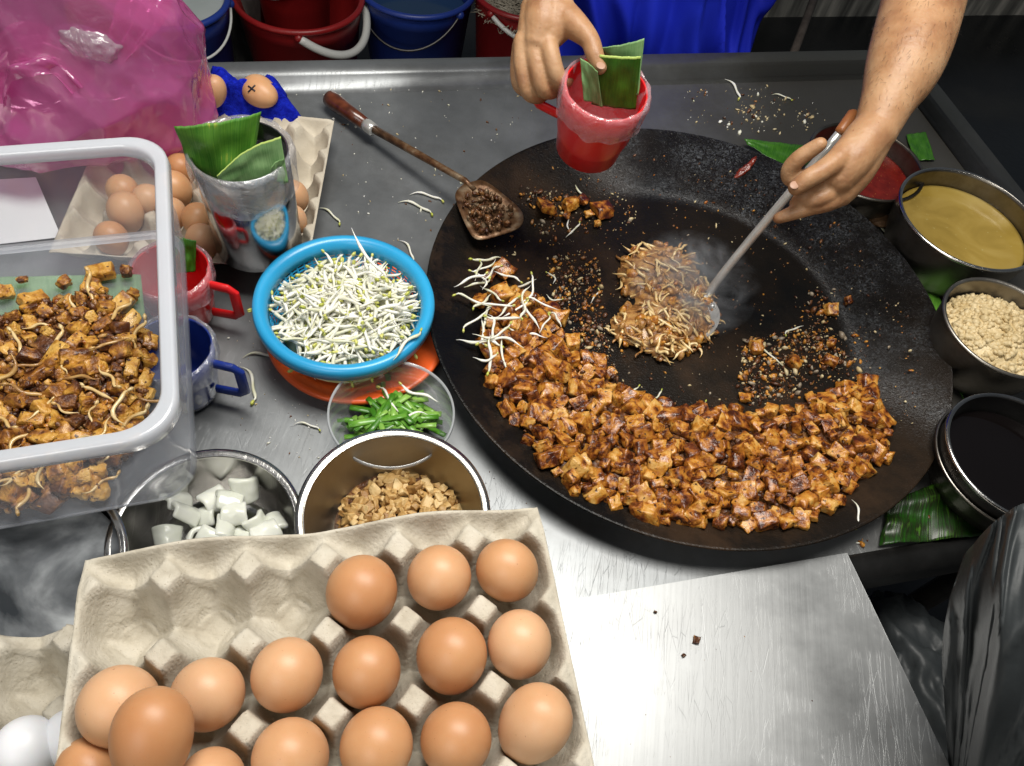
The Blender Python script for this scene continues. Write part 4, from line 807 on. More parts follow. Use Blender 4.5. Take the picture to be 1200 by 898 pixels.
o = obj('plastic_liner', mesh('plastic_liner', vs, fs, M['liner']), loc=None); tag(centre(o), 'cloudy clear plastic bag lining and folded over the rim of the steel can', 'plastic bag')
zt_ = .045+CH_
dt_ = dep((cb.x, cb.y, zt_))
leaf('banana_leaf', [pd(232, 217, dt_+.02), pd(292, 222, dt_+.02), pd(306, 131, dt_-.03), pd(204, 148, dt_-.045)], .006, 'leafy', 'large banana leaf piece with a yellowed top edge in the steel can', edge=None, ripple=.002)
leaf('banana_leaf', [pd(262, 225, dt_-.012), pd(338, 214, dt_-.0), pd(329, 160, dt_-.03), pd(254, 206, dt_-.035)], -.008, 'leafu', 'pale grey-green underside of a banana leaf piece in front in the steel can', edge='top', ripple=.001)
leaf('banana_leaf', [pd(312, 222, dt_), pd(336, 215, dt_+.01), pd(333, 186, dt_-.018), pd(318, 196, dt_-.02)], -.002, 'leafu', 'small folded pale banana leaf scrap at the right inside the steel can', ripple=.001)
# ---------------------------------------------------------------- mugs
def mug(px, py, zr, R0, hgt, mt, label, hdir, lean=0, handle=True, taper=.82, hw=.028, tiltM=None, z_round=.012):
    c = at(px, py, zr); e = empty('plastic_mug', (c.x, c.y, zr-hgt), label, 'mug'); MT = tiltM or Matrix.Identity(4)
    prof = [(1e-4, -hgt), (R0*taper-z_round, -hgt), (R0*taper-z_round*.3, -hgt+z_round*.25), (R0*taper, -hgt+z_round), (R0*(taper+.08), -hgt*.55), (R0*.985, -hgt*.25), (R0, 0), (R0-.0018, .0005), (R0-.0022, -.001), (R0*(taper+.1)-.002, -hgt*.5), (R0*taper-.002, -hgt+.01), (1e-4, -hgt+.004)]
    vs, fs = lathe(prof, 80, (0, 0, 0)); mb = MB(); mb.add(vs, fs, 0, Matrix.Translation(c)@MT); mb.build('mug_body', M[mt], e)
    if handle:
        d = Vector((math.cos(hdir), math.sin(hdir), 0)); P = [d*(R0*.97)+Vector((0, 0, -.010)), d*(R0+hw)+Vector((0, 0, -.010)), d*(R0+hw)+Vector((0, 0, -.055)), d*(R0*.9)+Vector((0, 0, -.058))]
        P2 = [P[0], P[0].lerp(P[1], .8), P[1]+Vector((0, 0, -.004)), P[2]+Vector((0, 0, .006)), P[3].lerp(P[2], .8), P[3]]
        vs, fs = tube(P2, .0062, 12, flat=.62, up=d.cross(Vector((0, 0, 1)))); mb = MB(); mb.add(vs, fs, 0, Matrix.Translation(c)@MT); bev(mb.build('handle', M[mt], e, smooth=True), .001)
    return c, e, MT
# held red mug
TM = Matrix.Rotation(math.radians(9), 4, 'X')@Matrix.Rotation(math.radians(3), 4, 'Y')
mc = pd(711, 104, .79)
mcx, me_, _ = mug(711, 104, mc.z, .0435, .098, 'redp', 'red plastic mug of banana leaves held up over the wok in the cook\'s hand', math.radians(168), tiltM=TM, taper=.86, z_round=.030)
def ringfilm(name, c, R0, MT, mt, label, drop=.026, up_=.002):
    vs, fs = lathe([(R0*.5, -.078), (R0*.78, -.074), (R0*.88, -.05), (R0*.94, -.02), (R0*.97, up_), (R0*1.03, up_+.002), (R0*1.09, -.002), (R0*1.11, -drop*.5), (R0*1.05, -drop*.9), (R0*1.07, -drop)], 120, wob=lambda a, k: (.0016*mn.noise(Vector((math.cos(a)*4, math.sin(a)*4, k*.9)))+.0007*math.sin(a*13+k*2)) if k > 1 else 0)
    vs = [MT@(Vector(v)+Vector((0, 0, (.005*mn.noise(Vector((v[0]*40, v[1]*40, 2))) if i >= 8*120 else 0)))) for i, v in enumerate(vs)]
    vs = [v+c for v in vs]; o = obj('plastic_liner', mesh('plastic_liner', vs, fs, M[mt])); return tag(centre(o), label, 'plastic bag')
ringfilm('pl', mcx, .0435, TM, 'linerp', 'clear plastic bag folded over the rim of the held red mug', .030)
leaf('banana_leaf', [pd(693, 122, .815), pd(745, 128, .815), pd(751, 66, .765), pd(703, 64, .765)], .002, 'leaf', 'dark green upright banana leaf piece with a bright cut edge, in the held red mug', edge='top', ripple=.0008)
leaf('banana_leaf', [pd(706, 70, .80), pd(748, 112, .80), pd(755, 45, .765), pd(700, 56, .775)], .003, 'leafu', 'banana leaf piece with a pale upturned corner at the back of the held red mug', edge=None, ripple=.001)
leaf('banana_leaf', [pd(684, 118, .80), pd(706, 126, .80), pd(700, 84, .765), pd(680, 68, .775)], -.003, 'leafu', 'narrow dull green banana leaf strip at the left inside the held red mug', edge=None)
# the two mugs behind the tub
rc, _, _ = mug(199, 316, .083, .040, .080, 'redp', 'red plastic mug standing behind the clear tub, its square handle showing', math.radians(-2))
ringfilm('pl', rc, .040, Matrix.Identity(4), 'linerp', 'pinkish plastic bag folded over the red mug behind the clear tub', .026)
leaf('banana_leaf', [at(206, 320, .06), at(229, 318, .06), at(230, 282, .096), at(204, 276, .097)], .002, 'leaf', 'dark green banana leaf piece in the red mug behind the clear tub')
bcx, _, _ = mug(200, 408, .083, .040, .080, 'bluemug', 'navy blue plastic mug standing behind the clear tub, nearer than the red one', math.radians(-2))
ringfilm('pl', bcx, .040, Matrix.Identity(4), 'liner', 'clear plastic bag folded over the navy blue mug behind the tub', .026)
# ---------------------------------------------------------------- clear tub
ZR, ZB = .22, .10
FRc = at(213, 512, ZR); BRc = at(197, 155, ZR); dy = (BRc-FRc); LY = dy.length; dy.normalize(); dx = Vector((dy.y, -dy.x, 0)); LX = .40
tc_ = FRc+dy*(LY/2)-dx*(LX/2); tc_.z = 0
def rrect(hx, hy, r, n=10):
    P = []
    for cx, cy, a0 in ((hx-r, hy-r, 0), (-hx+r, hy-r, 90), (-hx+r, -hy+r, 180), (hx-r, -hy+r, 270)):
        for k in range(n+1): a = math.radians(a0+90*k/n); P.append((cx+r*math.cos(a), cy+r*math.sin(a)))
    return P
def loft(rings, close=True):
    n = len(rings[0][0]); vs = []; fs = []
    for P, z in rings: vs += [tc_+dx*x+dy*y+Vector((0, 0, z)) for x, y in P]
    for k in range(len(rings)-1):
        for i in range(n): j = (i+1) % n; fs.append((k*n+i, k*n+j, (k+1)*n+j, (k+1)*n+i))
    return vs, fs, n
e = empty('plastic_tub', (tc_.x, tc_.y, ZB), 'big clear rectangular plastic tub half full of browned radish cake at the left', 'plastic tub')
hx, hy = LX/2, LY/2; rl = .034
vs, fs, n = loft([(rrect(hx-.018, hy-.018, .03), ZB), (rrect(hx-.011, hy-.011, .032), ZB+.006), (rrect(hx-.0085, hy-.0085, .034), ZB+.05), (rrect(hx-.012, hy-.012, .034), ZR-.012)])
fs.append(tuple(range(n-1, -1, -1))); v9, f9, _ = loft([(rrect(hx-.0175, hy-.0175, .03), ZB-.001), (rrect(hx-.0125, hy-.0125, .032), ZB+.0045), (rrect(hx-.0120, hy-.0120, .032), ZB+.0065)]); obj('base_edge', mesh('base_edge', v9, f9, M['tubrim']), e); obj('tub_wall', mesh('tub_wall', vs, fs, M['tub']), e)
vs, fs, n = loft([(rrect(hx-.0145, hy-.0145, rl), ZR-.012), (rrect(hx-.0135, hy-.0135, rl), ZR-.003), (rrect(hx-.0115, hy-.0115, rl), ZR+.001), (rrect(hx-.008, hy-.008, rl), ZR-.002), (rrect(hx-.005, hy-.005, rl+.002), ZR+.001), (rrect(hx-.0025, hy-.0025, rl+.003), ZR-.001), (rrect(hx-.0015, hy-.0015, rl+.003), ZR-.012)])
solid(obj('tub_rim', mesh('tub_rim', vs, fs, M['tubrim']), e), .0012, 0)
# food in the tub
TPOLY = [(-60, 372), (10, 368), (60, 352), (112, 336), (148, 356), (176, 402), (176, 470), (165, 515), (115, 575), (60, 592), (-20, 606), (-60, 610)]
mb = MB(); gx = {}; step = 7; ZF = ZB+.002
for ix in range(-62, 182, step):
    for iy in range(318, 634, step):
        if inpoly(ix, iy, TPOLY):
            ed = edist(ix, iy, TPOLY); th = min(.022, ed*.0006)+.003*mn.noise(Vector((ix*.05, iy*.05, 9))); gx[(ix, iy)] = len(mb.v); mb.v.append(tuple(at(ix, iy, ZF+.001+max(0, th))))
for (ix, iy), a in gx.items():
    q = [gx.get((ix+step, iy)), gx.get((ix+step, iy+step)), gx.get((ix, iy+step))]
    if all(v is not None for v in q): mb.f.append((a, q[2], q[1], q[0])); mb.m.append(0)
for k in range(2100):
    x = random.uniform(-60, 180); y = random.uniform(318, 632)
    if not inpoly(x, y, TPOLY): continue
    ed = edist(x, y, TPOLY); z = ZF+min(.022, ed*.0006)+random.uniform(.001, .007); s = random.uniform(.0012, .0042); vs, fs = ico(1, 1)
    mb.add([v*(1+random.uniform(-.3, .3)) for v in vs], fs, random.choice([0, 0, 1, 2]), Matrix.Translation(at(x, y, z))@rrot(3)@Matrix.Diagonal((s*1.6, s, s*.7, 1)))
o = mb.build('fried_scraps', [M['scrap'], M['cube'], M['brsauce']]); tag(centre(o), 'dark crumbly layer of fried scraps on the floor of the clear tub', 'food scraps', kind='stuff')
M['cube2'] = mat('golden_radish_cake', cols=[(.07, .018, .004), (.26, .095, .014), (.50, .24, .03), (.62, .36, .08)], nscale=70, ndetail=8, rough=.4, bump=1, bscale=300, bdist=.002, rnd=.25, ramp=(.33, .66), coat=.2, fleck=(.07, .02, .006), fthr=.61, fsc=190)
CUB2 = [cube_mesh('radish_cake_piece', *s, i+71, M['cube2'], .14) for i, s in enumerate([(.024, .015, .012), (.020, .016, .012), (.016, .013, .012), (.028, .014, .012), (.018, .012, .010), (.014, .012, .010)])]
CUB2.append(cube_mesh('radish_cake_piece', .018, .014, .010, 99, M['scrap'], .3))
for (x, y) in poisson(TPOLY, 16, 200):
    if x > -45:
        z = ZF+min(.022, edist(x, y, TPOLY)*.0006)+random.uniform(.003, .009)
        scatter_thing('radish_cake_piece', random.choice(CUB2), at(x, y, z), eul(.4), random.uniform(.6, 1.1), 'golden brown radish cake piece '+(zn := 'seen through the near wall of the clear tub' if y > 530 else 'in the near half of the tub\'s pile' if y > 440 else 'in the far half of the tub\'s pile'), 'radish cake', 'radish cake pieces '+zn)
for (x, y, s, lb) in [(75, 331, .75, 'small pointed golden piece alone on the tub floor, near its back wall'), (38, 351, .95, 'rounded golden cube alone on the tub floor beside the pile'), (6, 342, .8, 'golden piece on the tub floor at the photo\'s left edge'), (26, 328, .5, 'tiny dark piece against the tub\'s back wall'), (118, 320, 1.0, 'long golden piece at the back corner pile of the tub'), (106, 335, .9, 'golden cube just in front of the long piece at the tub\'s back'), (148, 318, .7, 'dark brown piece farthest right at the tub\'s back'), (156, 345, .7, 'narrow golden sliver leaning near the tub\'s right back corner'), (172, 398, .7, 'round brown piece against the tub\'s right wall'), (163, 465, .8, 'lone golden piece near the tub\'s front right corner'), (165, 420, .8, 'golden piece by the tub\'s right wall below the round brown one')]:
    scatter_thing('radish_cake_piece', random.choice(CUB2[:6]), at(x, y, ZF+.007), eul(.3), s, lb, 'radish cake', None)
for (x, y) in poisson(TPOLY, 22, 46):
    if x > -35:
        scatter_thing('fried_sprout', random.choice(SPB), at(x, y, ZF+min(.022, edist(x, y, TPOLY)*.0006)+.012), eul(.25), random.uniform(.9, 1.3), 'limp pale fried sprout among the pieces in the clear tub', 'fried sprout', 'fried sprouts in the clear tub')
# leaf and paper under / behind the tub
leaf('banana_leaf', [at(-40, 372, .092), at(170, 372, .092), at(165, 322, .092), at(-40, 326, .092)], .001, 'leafu', 'pale green banana leaf under the clear tub, seen through its floor', ripple=.0008)
A = at(-70, 300, .03); 
mb = MB(); mb.add([at(-60, 293, .012), at(72, 278, .012), at(42, 208, .012), at(-60, 214, .012)], [(0, 1, 2, 3)]); o = solid(mb.build('paper_sheet', M['paper'], smooth=False), .0005, 0); tag(centre(o), 'white sheet of paper on the counter seen through the back wall of the clear tub', 'paper')
# white box far left
mb = MB(); p = at(-14, 142, .03); vs, fs = box(.08, .11, .07); mb.add(vs, fs, 0, Matrix.Translation((p.x, p.y, .036))@Matrix.Rotation(.3, 4, 'Z')); o = bev(mb.build('foam_box', M['whitep'], smooth=False), .006); tag(centre(o), 'off-white foam box at the left edge between the tub and pink bag', 'box')
# ---------------------------------------------------------------- pink bag
pb = at(112, 158, .05); BWx, BWy = .150, .080; e = None
def crumple(p, sc, seed=0):
    """flat facets meeting in sharp folds"""
    d, _ = mn.voronoi(Vector(p)*sc+Vector((seed, seed*.7, seed*1.3))); return d[1]-d[0]
na, nh = 200, 110; vs = []; fs = []; rt = Matrix.Rotation(PSI+.05, 3, 'Z')
for j in range(nh+1):
    t = j/nh
    for i in range(na):
        a = 2*math.pi*i/na; ca, sa = math.cos(a), math.sin(a)
        q = (abs(ca)**2.4+abs(sa)**2.4)**(-1/2.4); w_ = (.90+.14*math.sin(min(1, t*1.3)*math.pi*.8))*(1-.42*max(0, t-.35)/.65)
        if t < .08: w_ *= .80+.20*(t/.08)**.5
        top = .225+.085*math.cos(a-.2)-.115*max(0, math.cos(a-4.15))**3+.010*math.sin(3*a)
        z = top*t
        x = q*ca*BWx*w_; y = q*sa*BWy*w_*(1-.25*t)
        P_ = Vector((x, y, z)); n1 = mn.noise(P_*7)
        q1 = Vector((a*1.1 if False else ca*1.3, sa*1.3, t*.9))+Vector((n1, n1*.5, 0))*.5
        r1 = 1-abs(mn.noise(q1*1.3+Vector((3, 1, 0))))*2.6; r2 = 1-abs(mn.noise(q1*2.9+Vector((9, 4, 2))))*2.6; r3 = 1-abs(mn.noise(q1*6.5+Vector((1, 7, 5))))*2.4
        k_ = 1+.09*n1+.085*r1+.04*r2*(.4+t)+.014*r3
        x *= k_; y *= k_; c1 = .3+.3*r1
        p = rt@Vector((x-.05*t*t, y, 0)); vs.append((pb.x+p.x, pb.y+p.y, .052+z+.012*(c1-.3)*t))
for j in range(nh):
    for i in range(na): k = (i+1) % na; fs.append((j*na+i, j*na+k, (j+1)*na+k, (j+1)*na+i))
fs.append(tuple(range(na-1, -1, -1)))
e = empty('plastic_bag', (pb.x, pb.y, .052), 'big crumpled translucent pink plastic bag standing at the upper left', 'plastic bag')
obj('bag_body', mesh('bag_body', vs, fs, M['pink']), e)
# handle loop flopping to the left front
def ribbon(P, w0, nrm, mt, name, par, n=14, amp=.006):
    P = smoothpath(P, 7); vs = []; fs = []; L_ = len(P)
    for i, p in enumerate(P):
        p = Vector(p[:3]); t = (Vector(P[min(i+1, L_-1)][:3])-Vector(P[max(i-1, 0)][:3])).normalized(); s = t.cross(Vector(nrm)).normalized(); nn_ = s.cross(t)
        ww = w0*(.75+.45*math.sin(math.pi*i/(L_-1))**2)
        for k in range(n+1):
            u = k/n-.5; vs.append(p+s*u*ww+nn_*amp*(math.sin(u*16+i*.2)+1.2*mn.noise(Vector((u*4, i*.25, 3)))))
    for i in range(L_-1):
        for k in range(n): a = i*(n+1)+k; fs.append((a, a+1, a+n+2, a+n+1))
    return obj(name, mesh(name, vs, fs, mt), par)
zz = .20
ribbon([pd(-8, 118, .86), pd(-2, 78, .84), pd(28, 58, .83), pd(70, 66, .84), pd(100, 100, .86)], .045, (.1, -.5, .9), M['pink'], 'handle', e, amp=.006)
ribbon([pd(132, 70, .86), pd(158, 25, .85), pd(172, -15, .85), pd(160, -40, .86)], .045, (.1, -.6, .8), M['pink'], 'handle', e, amp=.007)
# clear bag and card box inside
mb = MB(); p = pd(122, 14, .95); vs, fs = box(.075, .06, .08); mb.add(vs, fs, 0, Matrix.Translation(p)@rotm(.1, .15, PSI)); o = bev(mb.build('card_box', M['cardb'], smooth=False), .003); tag(centre(o), 'brown card box showing in the mouth of the pink bag', 'box')
vs, fs = ico(1, 4); vs = [v*(1+.35*abs(mn.noise(v*2.2))+.1*mn.noise(v*7)) for v in vs]; mb = MB(); mb.add(vs, fs, 0, Matrix.Translation(pd(102, 52, .84))@rotm(.2, .1, PSI-.3)@Matrix.Diagonal((.032, .014, .020, 1))); o = mb.build('clear_bag', M['clear']); tag(centre(o), 'small crumpled clear plastic bag poking out of the pink bag', 'plastic bag')
# ---------------------------------------------------------------- buckets
def bucket(px, py, rpx, zr, h, mt, label, handle=None, hm='whitep', top=None, c=None, hz=-.02, open_=True):
    c = c or at(px, py, zr); R = rpx*dep(c)/F; e = empty('bucket', (c.x, c.y, zr-h), label, 'bucket')
    vs, fs = lathe([(1e-4, zr-h), (R*.72, zr-h), (R*.74, zr-h+.01), (R*.955, zr-.045), (R*.965, zr-.044), (R*.975, zr-.02), (R*.98, zr-.004), (R*.975, zr+.003), (R*.955, zr), (R*.93, zr-.05), (R*.70, zr-h+.008), (1e-4, zr-h+.006)], 110, (c.x, c.y, 0)); obj('bucket_body', mesh('bucket_body', vs, fs, M[mt]), e)
    vs, fs = tube([(c.x+R*math.cos(a)*1.0, c.y+R*math.sin(a)*1.0, zr) for a in [2*math.pi*k/96 for k in range(97)]], .0075, 10, cap=False); obj('rolled_rim', mesh('rolled_rim', vs, fs, M[mt]), e)
    if handle is not None:
        a0, a1, sag, rr = handle; P = []
        for k in range(25):
            t = k/24; a = a0+(a1-a0)*t; r_ = R*(1.015+.10*math.sin(math.pi*t)); P.append((c.x+r_*math.cos(a), c.y+r_*math.sin(a), zr-.012-sag*math.sin(math.pi*t)))
        vs, fs = tube(P, rr, 10); obj('handle', mesh('handle', vs, fs, M[hm]), e)
        for q in (P[0], P[-1]):
            vs, fs = ico(.011, 2); mb = MB(); mb.add(vs, fs, 0, Matrix.Translation(q)); mb.build('handle_lug', M[mt], e)
    return e, c, R
D = math.radians
e, c, R = bucket(350, -4, 73, -.36, .36, 'redb', 'large red bucket with a thick white handle, behind the counter and the blue towel', (D(-72), D(28), .06, .010))
bucket(0, 0, 46, -.27, .30, 'redb', 'smaller red pail sitting inside the large red bucket', (D(-150), D(-60), .03, .007), c=Vector((c.x-.01, c.y+.0, -.27)))
e, c, R = bucket(488, -18, 68, -.36, .36, 'blueb', 'blue bucket behind the middle of the counter, between the red ones', (D(-150), D(-30), .07, .003), hm='darksteel')
liquid('bucket_water', c, -.42, lambda z: R*.90, M['cloudyb'] if 'cloudyb' in M else mat('blue_tinted_water', (.02, .05, .11), .1), 'dark still water in the middle blue bucket', 'water')
e, c, R = bucket(200, -2, 64, -.30, .42, 'blueb', 'dark blue paint-style bucket full of pale liquid, beside the pink bag', (D(-115), D(20), .06, .003), hm='whitep')
liquid('pale_liquid', c, -.315, lambda z: R*.96, M['palelid'], 'pale grey-green liquid filling the dark blue bucket near the pink bag', 'liquid')
e, c, R = bucket(614, -10, 58, -.34, .38, 'redb', 'red bucket of noodles partly hidden by the cook\'s hand', (D(-120), D(30), .05, .006))
mb = MB(); vs, fs = lathe([(1e-4, -.39), (R*.92, -.39)], 60); mb.add(vs, fs, 0, Matrix.Translation((c.x, c.y, 0)))
for k in range(900):
    a = random.uniform(0, 6.28); r = R*.85*math.sqrt(random.random()); og = sprout_geo(k % 10+100, L=.08, r=.0016, head=False, curl=1.4); mb.add(og.v, og.f, 0, Matrix.Translation((c.x+r*math.cos(a), c.y+r*math.sin(a), -.385+random.uniform(0, .02)))@rotm(random.gauss(0, .1), random.gauss(0, .1), random.uniform(0, 6.28)))
o = mb.build('noodles', mat('pale_noodles', cols=[(.22, .19, .14), (.38, .34, .27)], nscale=30, rough=.6)); tag(centre(o), 'tangle of pale brown noodles filling the red bucket by the hand', 'noodles', kind='stuff')
# stick
a = at(925, 82, -.05); b = at(958, -12, -.1); vs, fs = tube([at(905, 130, -.6), at(958, -12, -.5)], .013, 8); o = obj('wooden_stick', mesh('wooden_stick', vs, fs, M['stick'])); tag(centre(o), 'weathered wooden stick leaning in the dark right of the blue apron', 'stick')
# pale cloth scrap between the buckets
mb = MB(); vs, fs = box(.10, .02, .30); mb.add(vs, fs, 0, Matrix.Translation(at(282, 22, -.45))@rotm(.2, .1, .4)); o = bev(mb.build('cardboard_sheet', M['concrete'], smooth=False), .003); tag(centre(o), 'dull grey board standing between the blue and the red bucket', 'board')
# ---------------------------------------------------------------- loose leaves and bits on the counter
leaf('banana_leaf', [at(876, 170, .012), at(935, 205, .012), at(950, 172, .014), at(872, 163, .013)], .001, 'leaf', 'dark green banana leaf strip flat on the counter behind the wok')
leaf('banana_leaf', [at(1070, 188, .004), at(1096, 188, .004), at(1085, 155, .004), at(1062, 158, .004)], .001, 'leaf', 'small banana leaf corner behind the red chilli bowl')
leaf('banana_leaf', [at(1030, 640, .004), at(1180, 626, .004), at(1160, 540, .006), at(1040, 590, .005)], .004, 'leafd', 'torn bright green banana leaf on the counter corner below the soy sauce bowl', ripple=.004)
leaf('banana_leaf', [at(1052, 330, .004), at(1130, 470, .004), at(1118, 390, .004), at(1080, 300, .004)], .001, 'leafy', 'strip of banana leaf squeezed between the wok and the sauce bowls')
for (x, y, rz, s, lb) in [(488, 240, 1.0, 1.2, 'white bean sprout on the counter left of the resting spatula blade, farther of two'), (500, 228, 1.2, 1.1, 'curled bean sprout on the counter just left of the resting spatula blade'), (296, 447, .25, 1.25, 'long thin bean sprout on bare steel right of the navy mug'), (308, 415, 1.4, 1.1, 'bean sprout hanging off the lower left of the blue basket onto the counter'), (360, 497, 1.2, .7, 'short pale sprout stub left of the chive bowl'), (388, 250, .7, 1.0, 'curled bean sprout beside the back egg tray\'s right edge'), (916, 112, 1.1, .8, 'hooked pale sprout near the counter\'s back rim, right of the red mug'), (862, 103, .1, 1.3, 'long pale sprout lying along the counter\'s back rim'), (1006, 602, -.3, .8, 'yellowish sprout on the wok\'s near right rim'), (480, 292, .3, 1.0, 'bean sprout between the blue basket and the wok rim'), (1030, 262, .2, 1.0, 'pale sprout on the counter between wok and red chilli bowl')]:
    q = at(x, y, .004); z = wz(q.x, q.y)+.003; p = at(x, y, z)
    scatter_thing('bean_sprout', SPR[(x*7) % 14], p, (0, 0, rz), s, lb, 'bean sprout', None)
mb = MB(); wz0 = lambda x, y: wz(x, y)
crumbs([(345, 105), (600, 100), (640, 120), (560, 190), (500, 300), (450, 280), (400, 250), (390, 140)], 90, .0006, .0028, (0, 2, 2, 3), None)
crumbs([(760, 105), (980, 98), (990, 150), (900, 165), (800, 145)], 200, .0006, .0036, (0, 0, 2, 3), None, 10)
crumbs([(345, 105), (620, 97), (622, 104), (345, 114)], 30, .0006, .002, (0, 2), None)
crumbs([(260, 400), (300, 370), (420, 480), (390, 560), (340, 540), (260, 500)], 70, .0005, .0018, (0, 2, 3), None)
crumbs([(1030, 240), (1065, 250), (1110, 440), (1100, 600), (1050, 640), (1000, 640), (1110, 560), (1110, 440), (1060, 330)], 260, .0008, .004, (0, 1, 2, 3), None, 10)
crumbs([(560, 640), (650, 680), (640, 600), (560, 540)], 25, .0004, .0012, (3,), None)
o = mb.build('food_crumbs', [M['crumb'], M['cube'], M['spr'], M['scrap']]); tag(centre(o), 'tiny pale and dark food crumbs littering the steel counter around the wok', 'crumbs', kind='stuff')
mb = MB()
crumbs([(650, 700), (980, 660), (1060, 890), (690, 890)], 110, .0004, .0013, (3,), lambda x, y: .006)
o = mb.build('dark_specks', [M['crumb'], M['cube'], M['spr'], M['scrap']]); tag(centre(o), 'sparse dark specks on the bright steel sheet', 'specks', kind='stuff')
for (x, y, s, lb) in [(817, 750, .42, 'larger reddish brown burnt crumb on the bright steel sheet'), (801, 768, .2, 'tiny brown crumb just below left of the larger one on the steel sheet'), (768, 717, .16, 'tiny dark crumb near the far edge of the steel sheet')]:
    me = CUB2[6]; scatter_thing('burnt_crumb', me, at(x, y, .009), eul(.4), s, lb, 'crumb', None)
for (pts_, lb) in (([(820, 214), (827, 210), (833, 216)], 'small red chilli paste blob on the wok slope nearer the mug'), ([(856, 212), (866, 204), (876, 196), (886, 184)], 'streak of red chilli paste on the wok slope left of the hand')):
    mb = MB()
    P_ = []
    for (x, y) in pts_: g_ = at(x, y, .03); P_.append(at(x, y, wz(g_.x, g_.y)+.001))
    sp_ = smoothpath([tuple(p) for p in P_], 8); vs, fs = tube(sp_, [.0012+.0042*math.sin(math.pi*k/(len(sp_)-1))**.5*(1+.5*mn.noise(Vector((k*.6, x, 0)))) for k in range(len(sp_))], 14, flat=.45, up=(0, 0, 1))
    mb.add([Vector(v)+Vector((1, 1, 0))*.0022*mn.noise(Vector(v)*260)+Vector((0, 0, .002*mn.noise(Vector(v)*300))) for v in vs], fs)
    tag(centre(mb.build('chilli_paste', M.setdefault('cp', mat('dark_chilli_paste', cols=[(.08, .008, .004), (.22, .03, .012)], nscale=90, rough=.25, bump=.8, bscale=300)))), lb, 'chilli paste')
# brown papery skin by the chilli bowl
vs, fs = ico(1, 3); mb = MB(); mb.add([v*(1+.3*mn.noise(v*3)) for v in vs], fs, 0, Matrix.Translation(at(1036, 259, .008))@rotm(0, 0, .4)@Matrix.Diagonal((.022, .012, .007, 1))); o = mb.build('dried_husk', mat('brown_husk', cols=[(.10, .05, .02), (.25, .14, .07)], nscale=40, stretch=(1, 6, 1), rough=.6, bump=.8, bscale=120)); tag(centre(o), 'brown wrinkled husk lying by the wok rim in front of the chilli bowl', 'husk')
# ---------------------------------------------------------------- black bags lower right
def drape(cols_, name, label, mt, amp=.012, n=50, fr=5.0, seed=0, th=.0006):
    """cols_: list of columns, each a list of world points from top to bottom"""
    C1 = [smoothpath([tuple(p) for p in col], 10) for col in cols_]; L_ = len(C1[0]); rows = [smoothpath([tuple(c[i]) for c in C1], 14) for i in range(L_)]
    K = len(rows[0]); vs = []; fs = []
    for i in range(L_):
        for k in range(K):
            p = Vector(rows[i][k]); u, v = k/K*4, i/L_*3
            n1 = mn.noise(Vector((u*fr*.3+seed, v*.7, seed))); q1 = Vector((u*1.5+n1*.7, v*.55+u*.3, seed)); rdg = 1.6-4.2*abs(mn.noise(q1*1.5)); f2 = 2.2-5*abs(mn.noise(q1*3.6+Vector((5, 5, 5))))
            p += Vector((-.45, -.35, .8)).normalized()*(amp*(rdg*1.1+n1)+amp*.22*f2); vs.append(p)
    for i in range(L_-1):
        for k in range(K-1): a = i*K+k; fs.append((a, a+1, a+K+1, a+K))
    o = solid(obj(name, mesh(name, vs, fs, mt)), th, 0); return tag(centre(o), label, 'plastic bag')
drape([[pd(1130, 650, .66), pd(1108, 720, .66), pd(1104, 800, .68), pd(1112, 900, .74), pd(1120, 960, .80)],
       [pd(1165, 612, .60), pd(1150, 700, .59), pd(1140, 800, .62), pd(1125, 900, .66), pd(1110, 980, .70)],
       [pd(1210, 585, .56), pd(1190, 690, .54), pd(1170, 800, .56), pd(1150, 900, .60), pd(1130, 990, .62)],
       [pd(1280, 560, .58), pd(1270, 690, .56), pd(1260, 800, .56), pd(1240, 900, .56), pd(1220, 990, .58)],
       [pd(1350, 560, .66), pd(1350, 690, .64), pd(1350, 800, .62), pd(1340, 900, .62), pd(1330, 990, .64)]], 'plastic_bag', 'large shiny black plastic bag draped at the lower right corner', M['blackbag'], .009, seed=3)
vs, fs = ico(1, 5)
def crump(v): 
    a = mn.noise(v*1.6); r = 1-abs(mn.noise(v*3.2+Vector((a, 0, 0))))*2; r2 = 1-abs(mn.noise(v*7.5+Vector((3, a, 0))))*2
    return v*(1+.16*a+.16*r+.06*r2)
mb = MB(); mb.add([crump(v) for v in vs], fs, 0, Matrix.Translation(pd(1072, 845, .93))@rotm(.2, .1, .3)@Matrix.Diagonal((.066, .12, .08, 1))); o = mb.build('plastic_bag', M['blackbag']); tag(centre(o), 'crumpled black plastic bag stuffed in the gap right of the steel sheet', 'plastic bag')
# ---------------------------------------------------------------- the cook
ns = Vector((-math.sin(PSI), math.cos(PSI), 0)); tsv = Vector((math.cos(PSI), math.sin(PSI), 0))
hip = Vector((.10, 1.385, .10))
person = empty('person', (hip.x, hip.y, GZ), 'cook in a royal blue apron holding a red mug and stirring the wok', 'person')
mb = MB()
def limb(P, Rr, k=6):
    Q = smoothpath([(*p, r) for p, r in zip(P, Rr)], k); vs, fs = tube([q[:3] for q in Q], [max(.001, q[3]) for q in Q], 44 if max(Rr) > .02 else 20); mb.add(vs, fs)
    for q in (Q[0], Q[-1]): s_, f_ = ico(q[3]*.99, 2); mb.add(s_, f_, 0, Matrix.Translation(Vector(q[:3])))
def px2(*a): return [pd(x, y, d) for x, y, d, r in a], [r*d/F for x, y, d, r in a]
chest = hip+Vector((0, 0, .30))-ns*.05; neck = hip+Vector((0, 0, .50))-ns*.12
shR = neck-tsv*.17+Vector((0, 0, -.03)); shL = neck+tsv*.17+Vector((0, 0, -.03))
